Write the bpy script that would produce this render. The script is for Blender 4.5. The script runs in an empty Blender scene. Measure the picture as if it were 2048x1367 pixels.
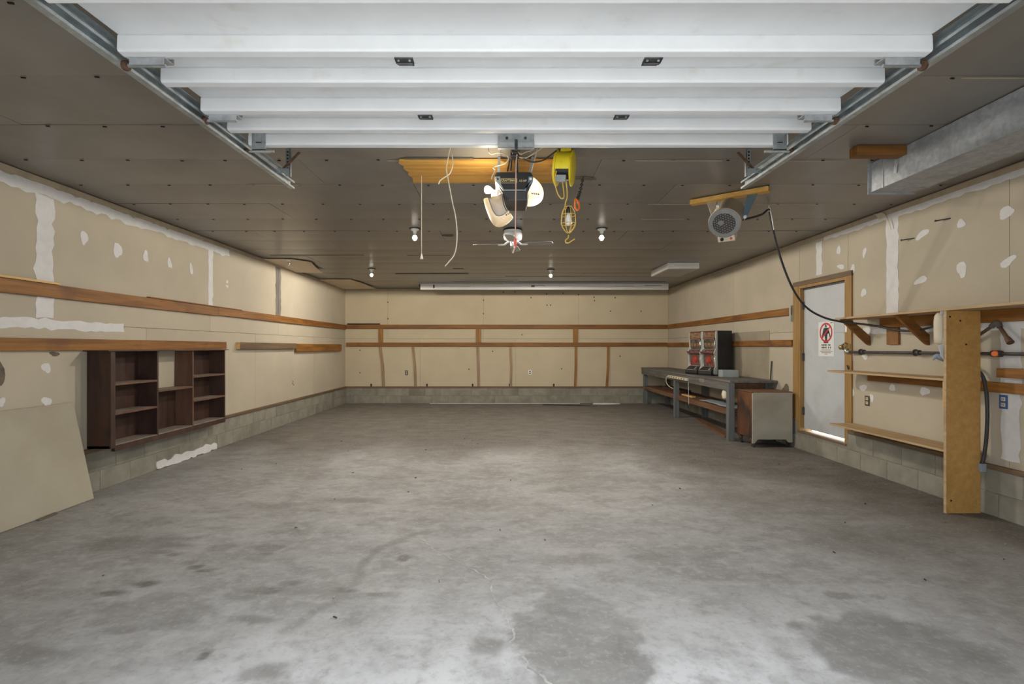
import bpy, bmesh, math, random
from mathutils import Vector, Matrix, noise as mnoise
random.seed(7)
R = math.radians
sc = bpy.context.scene
C = sc.collection

# ------------------------------------------------------------------ camera
cam_d = bpy.data.cameras.new('camera')
cam = bpy.data.objects.new('camera', cam_d); C.objects.link(cam)
cam.location = (0, 0, 1.436); cam.rotation_euler = (R(90), 0, 0)
cam_d.sensor_width = 36.0; cam_d.lens = 980/2048*36.0
cam_d.shift_x = 14/2048; cam_d.shift_y = 10.5/2048
cam_d.clip_start = 0.05
sc.camera = cam

# ------------------------------------------------------------------ light
SKY_STRENGTH = 4.6
ADDED_GLOW = 2.5             # added glow on the glass of the unlit ceiling bulbs
FILL_WATTS = 180.0     # added fill at each unlit ceiling bulb, brightens the room
OPENER_BULB = 260.0
EXPOSURE = 0.0
w = bpy.data.worlds.new('sky'); sc.world = w; w.use_nodes = True
bg = w.node_tree.nodes['Background']
bg.inputs[0].default_value = (0.86, 0.93, 1.0, 1); bg.inputs[1].default_value = SKY_STRENGTH
sun_d = bpy.data.lights.new('sun', 'SUN'); sun_d.energy = 8.0; sun_d.angle = R(2); sun_d.color = (1, .96, .90)
sun = bpy.data.objects.new('sun', sun_d); C.objects.link(sun); sun.rotation_euler = (R(-14), R(48), 0)   # from the side and slightly from behind the garage
sc.view_settings.view_transform = 'Standard'
sc.view_settings.look = 'None'
sc.view_settings.gamma = 1.0
sc.view_settings.exposure = EXPOSURE
sc.view_settings.use_curve_mapping = False
try:
    sc.cycles.use_denoising = True
    sc.cycles.max_bounces = 12; sc.cycles.diffuse_bounces = 8
except Exception:
    pass

# ------------------------------------------------------------------ materials
MATS = {}
def mat(name, c1, c2=None, scale=4.0, stretch=(1, 1, 1), rough=0.7, metal=0.0, bump=0.0, lo=.35, hi=.65,
        detail=6, c3=None, scale3=1.0, lo3=.55, hi3=.7, emit=None, spec=.5, rvar=0.0, alpha=1.0):
    m = bpy.data.materials.new(name); m.use_nodes = True
    nt = m.node_tree; N = nt.nodes; L = nt.links
    b = N['Principled BSDF']
    b.inputs['Roughness'].default_value = rough; b.inputs['Metallic'].default_value = metal
    b.inputs['Specular IOR Level'].default_value = spec
    b.inputs['Base Color'].default_value = (*c1, 1)
    if emit:
        b.inputs['Emission Color'].default_value = (*emit[0], 1); b.inputs['Emission Strength'].default_value = emit[1]
    if c2 is not None:
        tc = N.new('ShaderNodeTexCoord'); oi = N.new('ShaderNodeObjectInfo')
        mp = N.new('ShaderNodeMapping'); mp.inputs['Scale'].default_value = stretch
        ad = N.new('ShaderNodeVectorMath'); ad.operation = 'ADD'
        mu = N.new('ShaderNodeMath'); mu.operation = 'MULTIPLY'; mu.inputs[1].default_value = 37.0
        L.new(oi.outputs['Random'], mu.inputs[0])
        L.new(tc.outputs['Object'], ad.inputs[0]); L.new(mu.outputs[0], ad.inputs[1])
        L.new(ad.outputs[0], mp.inputs[0])
        n = N.new('ShaderNodeTexNoise'); n.inputs['Scale'].default_value = scale; n.inputs['Detail'].default_value = detail
        n.inputs['Roughness'].default_value = .6
        L.new(mp.outputs[0], n.inputs['Vector'])
        r = N.new('ShaderNodeValToRGB')
        r.color_ramp.elements[0].position = lo; r.color_ramp.elements[0].color = (*c1, 1)
        r.color_ramp.elements[1].position = hi; r.color_ramp.elements[1].color = (*c2, 1)
        L.new(n.outputs['Fac'], r.inputs[0])
        col = r.outputs[0]
        if c3 is not None:
            n3 = N.new('ShaderNodeTexNoise'); n3.inputs['Scale'].default_value = scale3; n3.inputs['Detail'].default_value = 5
            L.new(ad.outputs[0], n3.inputs['Vector'])
            r3 = N.new('ShaderNodeMapRange'); r3.inputs['From Min'].default_value = lo3; r3.inputs['From Max'].default_value = hi3
            L.new(n3.outputs['Fac'], r3.inputs['Value'])
            mx = N.new('ShaderNodeMix'); mx.data_type = 'RGBA'
            L.new(r3.outputs[0], mx.inputs['Factor']); L.new(col, mx.inputs[6]); mx.inputs[7].default_value = (*c3, 1)
            col = mx.outputs[2]
        L.new(col, b.inputs['Base Color'])
        if rvar:
            rr = N.new('ShaderNodeMapRange'); rr.inputs['To Min'].default_value = rough-rvar; rr.inputs['To Max'].default_value = rough+rvar
            L.new(n.outputs['Fac'], rr.inputs['Value']); L.new(rr.outputs[0], b.inputs['Roughness'])
        if bump:
            bp = N.new('ShaderNodeBump'); bp.inputs['Strength'].default_value = bump; bp.inputs['Distance'].default_value = .01
            L.new(n.outputs['Fac'], bp.inputs['Height']); L.new(bp.outputs[0], b.inputs['Normal'])
    MATS[name] = m
    return m

def wood(name, c1, c2, axis, c3=None, rough=.62):
    st = [9.0, 9.0, 9.0]; st['xyz'.index(axis)] = .55
    return mat(name, c1, c2, scale=2.6, stretch=tuple(st), rough=rough, bump=.12, lo=.38, hi=.66, detail=8,
               c3=c3, scale3=2.2, lo3=.56, hi3=.74)

mat('drywall', (.46, .405, .31), (.505, .445, .34), scale=1.6, rough=.85, c3=(.42, .37, .285), scale3=.9, lo3=.5, hi3=.85, bump=.02)
mat('drywall_back', (.515, .435, .30), (.56, .475, .33), scale=1.6, rough=.85, c3=(.48, .405, .28), scale3=.9, lo3=.5, hi3=.85, bump=.02)
mat('wall_core', (.20, .16, .11), (.26, .21, .15))
mat('compound', (.66, .65, .64), (.72, .71, .70), scale=14, rough=.9, bump=.1)
mat('ceiling_board', (.190, .174, .155), (.240, .221, .198), scale=2.2, rough=.31, rvar=.04, c3=(.272, .252, .226), scale3=.55, lo3=.5, hi3=.8, bump=0, spec=.5)
mat('ceiling_core', (.36, .29, .20), (.14, .11, .08), scale=1.3, lo=.45, hi=.55)
mat('tape', (.42, .34, .24), (.50, .41, .29), scale=7, rough=.85)
mat('block', (.225, .21, .168), (.305, .288, .235), scale=5, rough=.9, c3=(.165, .15, .12), scale3=1.6, lo3=.5, hi3=.75, bump=.25)
mat('mortar', (.185, .172, .14), (.25, .235, .192), scale=30, rough=.95)
wood('ledger_y', (.175, .066, .009), (.32, .135, .021), 'y', c3=(.13, .045, .014))
wood('ledger_x', (.15, .058, .009), (.27, .116, .021), 'x', c3=(.14, .05, .015))
wood('ledger_z', (.23, .098, .018), (.36, .165, .035), 'z', c3=(.18, .075, .02))
wood('old_z', (.25, .16, .09), (.38, .26, .16), 'z', c3=(.16, .09, .05))
wood('pine_x', (.62, .34, .07), (.74, .46, .13), 'x')
wood('pine_y', (.60, .36, .12), (.72, .46, .19), 'y')
wood('jamb_z', (.30, .17, .05), (.40, .235, .082), 'z', c3=(.23, .125, .035))
wood('dark_trim', (.12, .075, .04), (.19, .125, .07), 'y')
wood('dark_trim_x', (.13, .08, .045), (.20, .125, .07), 'x')
wood('grey_wood', (.095, .09, .082), (.175, .168, .158), 'y', c3=(.11, .085, .06))
wood('grey_leg', (.10, .108, .112), (.155, .163, .167), 'z', c3=(.12, .12, .12))
wood('brown_y', (.12, .058, .028), (.20, .105, .053), 'y')
wood('shelf_top', (.42, .28, .14), (.54, .38, .21), 'y', c3=(.33, .20, .09))
mat('chipboard', (.50, .275, .075), (.60, .345, .105), scale=24, rough=.62, c3=(.42, .225, .06), scale3=1.7, bump=.04)
mat('plywood', (.50, .245, .045), (.70, .40, .10), scale=3, stretch=(.6, 7, 5), rough=.55, c3=(.40, .17, .03), scale3=3, lo3=.52, hi3=.7)
mat('walnut', (.032, .016, .012), (.066, .032, .022), scale=3, stretch=(4, 4, .7), rough=.5, c3=(.09, .043, .027), scale3=2.4, lo3=.5, hi3=.8)
mat('walnut_grey', (.19, .155, .125), (.28, .235, .19), scale=6, rough=.8)
mat('walnut_light', (.10, .048, .03), (.16, .08, .048), scale=3, stretch=(4, 4, .7), rough=.55)
mat('hardboard', (.385, .345, .26), (.42, .38, .29), scale=3, rough=.8, c3=(.36, .315, .235), scale3=.9)
mat('hardboard_dark', (.29, .25, .18), (.36, .31, .23), scale=2, rough=.7)
mat('door_white', (.70, .71, .72), (.76, .77, .78), scale=3, rough=.42, c3=(.66, .65, .62), scale3=8, lo3=.62, hi3=.78)
mat('door_paint', (.50, .525, .545), (.55, .575, .59), scale=3, rough=.55, c3=(.46, .47, .47), scale3=2.5)
mat('galv', (.42, .46, .47), (.60, .64, .65), scale=18, rough=.42, metal=.75, c3=(.33, .35, .36), scale3=3, lo3=.5, hi3=.7)
mat('galv_duct', (.34, .355, .37), (.48, .50, .515), scale=26, rough=.48, metal=.3, c3=(.29, .30, .31), scale3=4, lo3=.5, hi3=.7)
mat('rust', (.07, .035, .02), (.15, .085, .05), scale=30, rough=.8, metal=.3)
mat('dark_steel', (.045, .045, .05), (.10, .10, .105), scale=25, rough=.5, metal=.5)
mat('iron_pipe', (.045, .042, .045), (.085, .08, .08), scale=20, rough=.55, metal=.3)
mat('iron_rust', (.10, .055, .04), (.18, .10, .07), scale=20, rough=.7, metal=.2)
mat('black', (.012, .012, .014), (.022, .022, .024), scale=6, rough=.45)
mat('charcoal', (.035, .034, .037), (.05, .048, .052), scale=8, rough=.5)
mat('hole', (.008, .007, .006))
mat('rubber', (.03, .028, .03), (.05, .045, .048), scale=20, rough=.55)
mat('white_plastic', (.80, .79, .76), (.84, .83, .80), scale=3, rough=.4)
mat('lens_plastic', (.80, .74, .62), (.86, .82, .74), scale=6, rough=.35, c3=(.70, .55, .35), scale3=5, lo3=.6, hi3=.8)
_m = MATS['lens_plastic']; _n = _m.node_tree; _t = _n.nodes.new('ShaderNodeBsdfTranslucent'); _t.inputs[0].default_value = (.88, .80, .66, 1)
_x = _n.nodes.new('ShaderNodeMixShader'); _x.inputs[0].default_value = .5; _o = _n.nodes['Material Output']
_n.links.new(_n.nodes['Principled BSDF'].outputs[0], _x.inputs[1]); _n.links.new(_t.outputs[0], _x.inputs[2]); _n.links.new(_x.outputs[0], _o.inputs['Surface'])
mat('cream', (.60, .52, .38), (.68, .60, .46), scale=8, rough=.5)
mat('cream_wire', (.66, .58, .42), (.72, .66, .52), scale=30, rough=.5)
mat('fan_white', (.86, .87, .90), (.89, .90, .92), scale=4, rough=.35)
mat('blade', (.36, .33, .30), (.42, .39, .355), scale=4, stretch=(1, 6, 1), rough=.5)
mat('yellow', (.80, .62, .01), (.86, .70, .03), scale=9, rough=.4, c3=(.52, .40, .03), scale3=12, lo3=.6, hi3=.75)
mat('yellow_wire', (.62, .40, .06), (.72, .50, .12), scale=30, rough=.45)
mat('orange_red', (.85, .17, .03), (.9, .22, .04), scale=9, rough=.4)
mat('red', (.72, .07, .05), (.78, .10, .07), scale=9, rough=.45)
mat('rope', (.60, .36, .25), (.70, .46, .34), scale=60, rough=.8)
mat('heater_tan', (.58, .51, .39), (.64, .57, .44), scale=5, rough=.45)
mat('heater_grille', (.24, .235, .22), (.29, .285, .27), scale=14, rough=.5, metal=.2)
mat('heater_core', (.03, .012, .011))
mat('blue_steel', (.17, .25, .31), (.21, .30, .36), scale=7, rough=.45, metal=.3)
mat('sign_white', (.74, .75, .73), (.78, .79, .77), scale=5, rough=.5)
mat('sign_red', (.55, .02, .035), (.60, .03, .045), scale=5, rough=.5)
mat('ink', (.03, .035, .033))
mat('gold_ink', (.72, .58, .26))
mat('brass', (.30, .22, .10), (.42, .32, .16), scale=30, rough=.4, metal=.8)
mat('chrome', (.70, .72, .72), (.80, .82, .82), scale=4, rough=.14, metal=1.0)
mat('silver_plastic', (.42, .45, .42), (.50, .52, .49), scale=4, rough=.3, metal=.3)
mat('slot_red', (.16, .03, .03), (.30, .05, .045), scale=9, rough=.2)
mat('slot_art', (.05, .025, .025), (.17, .10, .075), scale=12, rough=.12, c3=(.20, .03, .03), scale3=9, lo3=.5, hi3=.6)
mat('slot_art_warm', (.14, .085, .05), (.28, .18, .10), scale=14, rough=.12, c3=(.10, .06, .05), scale3=11)
mat('slot_glass', (.03, .02, .02), (.12, .09, .07), scale=10, rough=.06)
mat('slot_fruit', (.30, .02, .018), (.42, .05, .035), scale=12, rough=.2)
mat('grey_box', (.29, .325, .335), (.34, .375, .385), scale=6, rough=.5)
mat('cart_beige', (.335, .31, .245), (.38, .35, .275), scale=3, rough=.6, c3=(.30, .27, .205), scale3=2)
mat('cart_rust', (.085, .032, .014), (.17, .066, .025), scale=4, stretch=(1, 1, .6), rough=.6, c3=(.035, .02, .015), scale3=3.2, lo3=.5, hi3=.62)
mat('plate_brown', (.07, .055, .035), (.09, .07, .045), scale=10, rough=.4)
mat('plate_blue', (.03, .09, .25), (.05, .13, .33), scale=20, rough=.5)
mat('paper', (.66, .71, .76), (.72, .76, .80), scale=8, rough=.8)
mat('rag', (.25, .29, .33), (.34, .38, .42), scale=20, rough=.9)
mat('soot', (.10, .08, .06), (.19, .15, .11), scale=6, rough=.9)
mat('soot_wall', (.14, .125, .11), (.27, .24, .20), scale=3, stretch=(4, 4, .5), rough=.9)
mat('crack', (.60, .58, .55), (.35, .33, .31), scale=14, rough=.9)
mat('drive', (.56, .555, .54), (.62, .615, .60), scale=2, rough=.9)
mat('bulb_glass', (.85, .88, .90), rough=.3, emit=((1.0, .90, .76), ADDED_GLOW))
mat('bulb_off', (.80, .82, .84), (.84, .86, .88), scale=4, rough=.25)
mat('bulb_hot', (.9, .9, .85), rough=.3, emit=((1.0, .86, .62), OPENER_BULB))
mat('bulb_soft', (.9, .9, .85), rough=.3, emit=((1.0, .86, .62), OPENER_BULB*.28))
mat('lamp_diffuser', (.40, .37, .33), (.45, .42, .38), scale=3, rough=.4)
mat('patch_paper', (.62, .53, .40), (.68, .585, .45), scale=2, rough=.8)
mat('debris', (.05, .04, .03), (.45, .40, .33), scale=9, lo=.5, hi=.6, rough=.9)

# ------------------------------------------------------------------ mesh helpers
class MB:
    def __init__(s): s.v = []; s.f = []
    def add(s, vs, fs):
        o = len(s.v); s.v += [Vector(p) for p in vs]; s.f += [tuple(i+o for i in q) for q in fs]; return s
    def box(s, x0, x1, y0, y1, z0, z1):
        vs = [(x, y, z) for z in (z0, z1) for y in (y0, y1) for x in (x0, x1)]
        return s.add(vs, [(0, 2, 3, 1), (4, 5, 7, 6), (0, 1, 5, 4), (2, 6, 7, 3), (0, 4, 6, 2), (1, 3, 7, 5)])
    def beam(s, p, q, wd, ht, up=(0, 0, 1)):
        p = Vector(p); q = Vector(q); d = (q-p).normalized(); u = Vector(up)
        sd = d.cross(u)
        if sd.length < 1e-5: sd = d.cross(Vector((1, 0, 0)))
        sd.normalize(); u = sd.cross(d).normalized()
        vs = [b+sd*(a*wd/2)+u*(c*ht/2) for b in (p, q) for c in (-1, 1) for a in (-1, 1)]
        return s.add(vs, [(0, 1, 3, 2), (4, 6, 7, 5), (0, 4, 5, 1), (2, 3, 7, 6), (0, 2, 6, 4), (1, 5, 7, 3)])
    def tube(s, pts, r, n=8, caps=True):
        pts = [Vector(p) for p in pts]; k = len(pts); rs = r if isinstance(r, (list, tuple)) else [r]*k
        prev = None; vs = []
        for i, p in enumerate(pts):
            d = (pts[min(i+1, k-1)]-pts[max(i-1, 0)]).normalized()
            if prev is None:
                a = d.cross(Vector((0, 0, 1)))
                if a.length < .05: a = d.cross(Vector((1, 0, 0)))
            else:
                a = prev-d*prev.dot(d)
            a.normalize(); prev = a; b = d.cross(a)
            vs += [p+(a*math.cos(2*math.pi*j/n)+b*math.sin(2*math.pi*j/n))*rs[i] for j in range(n)]
        fs = [(i*n+j, i*n+(j+1) % n, (i+1)*n+(j+1) % n, (i+1)*n+j) for i in range(k-1) for j in range(n)]
        if caps: fs += [tuple(range(n))[::-1], tuple((k-1)*n+j for j in range(n))]
        return s.add(vs, fs)
    def lathe(s, prof, c=(0, 0, 0), n=20, axis=None):
        """prof: (radius, height) along axis from c"""
        c = Vector(c); ax = Vector(axis or (0, 0, 1)).normalized()
        a = ax.cross(Vector((0, 1, 0)));
        if a.length < .05: a = ax.cross(Vector((1, 0, 0)))
        a.normalize(); b = ax.cross(a)
        vs = [c+ax*h+(a*math.cos(2*math.pi*j/n)+b*math.sin(2*math.pi*j/n))*max(r, 1e-4) for r, h in prof for j in range(n)]
        k = len(prof)
        fs = [(i*n+j, i*n+(j+1) % n, (i+1)*n+(j+1) % n, (i+1)*n+j) for i in range(k-1) for j in range(n)]
        fs += [tuple(range(n))[::-1], tuple((k-1)*n+j for j in range(n))]
        return s.add(vs, fs)
    def prism(s, poly, to3, t0, t1):
        """poly: 2d outline; to3(u, v, t) -> 3d"""
        n = len(poly)
        vs = [to3(u, v, t) for t in (t0, t1) for u, v in poly]
        fs = [tuple(range(n))[::-1], tuple(range(n, 2*n))] + [(i, (i+1) % n, n+(i+1) % n, n+i) for i in range(n)]
        return s.add(vs, fs)
    def xf(s, m):
        s.v = [m @ p for p in s.v]; return s

def spline(pts, n=8):
    P = [Vector(p) for p in pts]; out = []
    for i in range(len(P)-1):
        a, b, c, d = P[max(i-1, 0)], P[i], P[i+1], P[min(i+2, len(P)-1)]
        for j in range(n):
            t = j/n
            out.append(.5*((2*b)+(c-a)*t+(2*a-5*b+4*c-d)*t*t+(3*b-a-3*c+d)*t**3))
    return out+[P[-1]]

WORLD = {}
def mesh_of(name, mb, m, org, smooth=False):
    me = bpy.data.meshes.new(name)
    me.from_pydata([tuple(p-org) for p in mb.v], [], mb.f)
    bm = bmesh.new(); bm.from_mesh(me); bmesh.ops.recalc_face_normals(bm, faces=bm.faces); bm.to_mesh(me); bm.free()
    me.materials.append(MATS[m])
    if smooth:
        for p in me.polygons: p.use_smooth = True
    return me
def obj(name, mb, m, parent=None, bevel=0, smooth=False, seg=2):
    if parent is not None: org = WORLD[parent.name]
    else:
        xs = [p.x for p in mb.v]; ys = [p.y for p in mb.v]; zs = [p.z for p in mb.v]
        org = Vector(((min(xs)+max(xs))/2, (min(ys)+max(ys))/2, min(zs)))
    me = mesh_of(name, mb, m, org, smooth)
    o = bpy.data.objects.new(name, me); C.objects.link(o)
    if parent is not None: o.parent = parent
    else: o.location = org
    WORLD[o.name] = org
    if bevel:
        b = o.modifiers.new('bevel', 'BEVEL'); b.width = bevel; b.segments = seg; b.limit_method = 'ANGLE'; b.angle_limit = R(35)
    if smooth and len(mb.f) > 8:
        try:
            e = o.modifiers.new('edge', 'EDGE_SPLIT'); e.split_angle = R(50)
        except Exception: pass
    return o
def place(name, me, loc, parent=None, rot=None, bevel=0):
    """an object that shares mesh data, at a world location"""
    o = bpy.data.objects.new(name, me); C.objects.link(o)
    loc = Vector(loc)
    if parent is not None:
        o.parent = parent; o.location = loc-WORLD[parent.name]
    else: o.location = loc
    if rot: o.rotation_euler = rot
    WORLD[o.name] = loc
    if bevel:
        b = o.modifiers.new('bevel', 'BEVEL'); b.width = bevel; b.segments = 1
    return o
def tag(o, label=None, cat=None, group=None, kind=None):
    if label: o['label'] = label
    if cat: o['category'] = cat
    if group: o['group'] = group
    if kind: o['kind'] = kind
    return o
def thing(name, loc, label, cat, group=None):
    o = bpy.data.objects.new(name, None); C.objects.link(o); o.location = loc; o.empty_display_size = .05
    WORLD[o.name] = Vector(loc)
    return tag(o, label, cat, group)
def struct(name, mb, m, bevel=0, smooth=False):
    return tag(obj(name, mb, m, None, bevel, smooth), kind='structure')
def bx(*a): return MB().box(*a)
def text_mb(txt, size, to3, italic=0.0):
    cu = bpy.data.curves.new('lettering', 'FONT'); cu.body = txt; cu.size = size; cu.align_x = 'CENTER'; cu.align_y = 'CENTER'
    cu.shear = italic; cu.offset = size*.012; cu.resolution_u = 3
    o = bpy.data.objects.new('lettering', cu); C.objects.link(o)
    dg = bpy.context.evaluated_depsgraph_get()
    me = bpy.data.meshes.new_from_object(o.evaluated_get(dg))
    mb = MB().add([to3(v.co.x, v.co.y) for v in me.vertices], [tuple(p.vertices) for p in me.polygons])
    bpy.data.objects.remove(o); bpy.data.curves.remove(cu); bpy.data.meshes.remove(me)
    return mb

# ------------------------------------------------------------------ room sizes
XL, XR, YB, YF, ZC = -4.10, 4.18, 12.56, 0.70, 2.936
SILL = .436

# ------------------------------------------------------------------ floor
def seg_d(px, py, pts):
    best = 9
    for (ax, ay), (bx_, by) in zip(pts, pts[1:]):
        dx, dy = bx_-ax, by-ay; t = max(0, min(1, ((px-ax)*dx+(py-ay)*dy)/(dx*dx+dy*dy)))
        best = min(best, math.hypot(px-ax-t*dx, py-ay-t*dy))
    return best
def sstep(a, b, x):
    t = max(0, min(1, (x-a)/(b-a))); return t*t*(3-2*t)
STAINS = [  # x, y, rx, ry, strength, softness
    (1.90, 2.20, .44, .47, .30, .10), (.36, 2.42, .33, .58, .30, .10), (-1.87, 2.70, .32, .20, .30, .15), (-1.50, 2.87, .13, .12, .36, .3),
    (-2.016, 3.213, .07, .045, .8, .5), (-1.93, 3.15, .07, .03, .7, .5), (-2.181, 2.969, .09, .05, .8, .5), (-2.30, 2.86, .12, .04, .7, .5),
    (-1.68, 3.50, .10, .09, .5, .4), (-1.66, 3.40, .06, .035, .5, .4), (-2.05, 3.50, .13, .09, .35, .4), (-2.42, 3.44, .11, .05, .6, .5), (-2.30, 3.40, .06, .04, .6, .5),
    (-1.406, 2.277, .045, .045, .8, .3), (-.691, 3.335, .055, .055, .8, .3), (-1.42, 2.90, .16, .06, .8, .5), (-1.30, 2.98, .10, .05, .6, .5),
    (-2.481, 3.424, .1, .07, .4, .5), (-1.971, 2.509, .13, .06, .5, .6), (-2.168, 2.285, .22, .12, .4, .5), (-.072, 2.361, .1, .12, .5, .6),
    (.472, 3.304, .4, .16, .5, .8), (1.0, 3.383, .28, .1, .55, .8), (1.94, 2.837, .1, .05, .45, .4), (2.15, 2.83, .06, .035, .4, .4), (-1.341, 2.577, .16, .07, .6, .7),
    (-1.045, 2.178, .12, .09, .5, .6), (-1.455, 4.60, .5, .12, .55, .8), (-.5, 4.5, .8, .14, .4, .9), (2.1, 4.6, .7, .5, .35, .9), (.6, 4.9, .5, .12, .4, .9), (1.4, 5.3, .6, .2, .4, .9),
    (-2.75, 3.6, .5, .22, .55, .8), (-2.45, 3.55, .3, .1, .5, .8), (-.95, 2.90, .12, .05, .8, .7), (-.75, 2.86, .10, .03, .7, .6), (-2.2, 4.4, .6, .2, .3, .9)]
ARC = [(-.60, 3.80), (-.691, 3.763), (-.895, 3.509), (-.949, 3.228), (-.909, 2.988), (-.936, 2.866), (-1.02, 2.701), (-1.112, 2.478)]
ARC2 = [(-1.418, 2.93), (-1.082, 2.886), (-.843, 2.849), (-.614, 2.866)]
def floor_masks(x, y):
    q = Vector((x*3, y*3, 0)); wx = mnoise.noise(q)*.12+mnoise.noise(q*3.1)*.06+mnoise.noise(q*8)*.025; wy = mnoise.noise(q+Vector((9, 4, 2)))*.12+mnoise.noise(q*3.3+Vector((3, 3, 1)))*.06+mnoise.noise(q*8.3+Vector((1, 7, 1)))*.025
    st = 0.0
    for sx, sy, rx, ry, k, so in STAINS:
        s_ = min(1, 5*min(rx, ry))
        d = math.hypot((x+wx*s_-sx)/rx, (y+wy*s_-sy)/ry)
        if d < 1.0: st = max(st, k*(1-sstep(1-so, 1, d)))
    st = max(st, .40*(1-sstep(.010, .055, seg_d(x+wx*.35, y+wy*.35, ARC))))
    st = max(st, .34*(1-sstep(.01, .05, seg_d(x+wx*.5, y+wy*.5, ARC2))))
    # trodden-in dirt and painted-in falloff of light along the right wall, the left corner and the far end of the slab
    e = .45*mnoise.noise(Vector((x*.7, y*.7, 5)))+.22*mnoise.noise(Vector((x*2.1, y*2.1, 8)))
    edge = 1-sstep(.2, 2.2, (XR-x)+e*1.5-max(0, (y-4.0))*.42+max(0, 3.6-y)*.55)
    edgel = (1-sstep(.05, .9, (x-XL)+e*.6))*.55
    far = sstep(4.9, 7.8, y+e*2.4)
    dirt_shade = max(edge, edgel, far)
    # paler towards the door and the middle of the slab
    pale = (1-sstep(2.1, 3.1, y+e*1.1))*(1-sstep(1.2, 2.4, abs(x-.3)))
    for sx, sy, rx, ry, k, so in STAINS[:2]:
        d = math.hypot((x+wx-sx)/rx, (y+wy-sy)/ry); pale *= sstep(.85, 1.0, d)
    return st, dirt_shade, pale
ys = []; y = -.1+YF
while y < YB+.2:
    ys.append(y); y += .02 if y < 4.0 else (.05 if y < 6 else .12)
ys.append(YB+.2)
xs = []; x = XL-.2
while x < XR+.2: xs.append(x); x += .024 if abs(x) < 3 else .05
xs.append(XR+.2)
fb = MB()
nx = len(xs)
fb.v = [Vector((x, y, 0)) for y in ys for x in xs]
fb.f = [(j*nx+i, j*nx+i+1, (j+1)*nx+i+1, (j+1)*nx+i) for j in range(len(ys)-1) for i in range(nx-1)]
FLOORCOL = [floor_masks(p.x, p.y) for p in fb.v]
m = bpy.data.materials.new('concrete_floor'); m.use_nodes = True; MATS['concrete_floor'] = m
nt = m.node_tree; N = nt.nodes; L = nt.links; b = N['Principled BSDF']
at = N.new('ShaderNodeAttribute'); at.attribute_name = 'wear_shade'
sep = N.new('ShaderNodeSeparateColor'); L.new(at.outputs['Color'], sep.inputs[0])
tc = N.new('ShaderNodeTexCoord')
def nz(scale, detail=8, rough=.65, st=(1, 1, 1)):
    mp = N.new('ShaderNodeMapping'); mp.inputs['Scale'].default_value = st; L.new(tc.outputs['Object'], mp.inputs[0])
    n = N.new('ShaderNodeTexNoise'); n.inputs['Scale'].default_value = scale; n.inputs['Detail'].default_value = detail; n.inputs['Roughness'].default_value = rough
    L.new(mp.outputs[0], n.inputs['Vector']); return n.outputs['Fac']
def rng(sock, a, b_, c=0.0, d=1.0):
    r = N.new('ShaderNodeMapRange'); r.inputs['From Min'].default_value = a; r.inputs['From Max'].default_value = b_
    r.inputs['To Min'].default_value = c; r.inputs['To Max'].default_value = d; L.new(sock, r.inputs['Value']); return r.outputs[0]
def mixc(fac, a, b_):
    x = N.new('ShaderNodeMix'); x.data_type = 'RGBA'
    if hasattr(fac, 'is_linked'): L.new(fac, x.inputs['Factor'])
    else: x.inputs['Factor'].default_value = fac
    for k, s_ in ((6, a), (7, b_)):
        if hasattr(s_, 'is_linked'): L.new(s_, x.inputs[k])
        else: x.inputs[k].default_value = (*s_, 1)
    return x.outputs[2]
def mul(a, b_):
    x = N.new('ShaderNodeMath'); x.operation = 'MULTIPLY'; L.new(a, x.inputs[0])
    if hasattr(b_, 'is_linked'): L.new(b_, x.inputs[1])
    else: x.inputs[1].default_value = b_
    return x.outputs[0]
col = mixc(rng(nz(1.1), .38, .64), (.30, .295, .288), (.43, .43, .43))
col = mixc(mul(rng(nz(3.2, st=(1, 1.6, 1)), .45, .66), .8), col, (.24, .232, .222))
col = mixc(mul(rng(nz(9, st=(1, 1.3, 1)), .48, .68), .6), col, (.49, .49, .49))
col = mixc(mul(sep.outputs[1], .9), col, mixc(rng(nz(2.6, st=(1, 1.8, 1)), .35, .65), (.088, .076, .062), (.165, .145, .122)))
col = mixc(mul(sep.outputs[2], rng(nz(4.5), .34, .56)), col, (.60, .60, .61))
col = mixc(mul(sep.outputs[0], rng(nz(6.0), .2, .5, .75, 1.25)), col, mixc(rng(nz(5), .4, .6), (.155, .148, .138), (.215, .207, .195)))
col = mixc(mul(rng(nz(21, 6), .52, .70), .38), col, (.20, .185, .17))
col = mixc(mul(rng(nz(33, 5), .54, .70), .35), col, (.54, .54, .54))
col = mixc(mul(rng(nz(26, 4), .68, .76), .6), col, (.16, .13, .10))
L.new(col, b.inputs['Base Color'])
L.new(rng(nz(2.0), .3, .7, .52, .78), b.inputs['Roughness'])
bp = N.new('ShaderNodeBump'); bp.inputs['Strength'].default_value = .12; bp.inputs['Distance'].default_value = .01
L.new(nz(18), bp.inputs['Height']); L.new(bp.outputs[0], b.inputs['Normal'])
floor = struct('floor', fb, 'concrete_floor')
ca = floor.data.color_attributes.new('wear_shade', 'FLOAT_COLOR', 'POINT')
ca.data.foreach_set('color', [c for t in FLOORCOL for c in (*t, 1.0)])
def ribbon(pts, wd, z):
    pts = spline([(p[0], p[1], z) for p in pts], 7); mb = MB(); vs = []
    for i, p in enumerate(pts):
        d = (pts[min(i+1, len(pts)-1)]-pts[max(i-1, 0)]).normalized(); n_ = Vector((-d.y, d.x, 0))
        p = p+n_*random.uniform(-.008, .008); h = wd*random.uniform(.35, 1)/2
        vs += [p+n_*h, p-n_*h]
    return mb.add(vs, [(2*i, 2*i+1, 2*i+3, 2*i+2) for i in range(len(pts)-1)])
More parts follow.
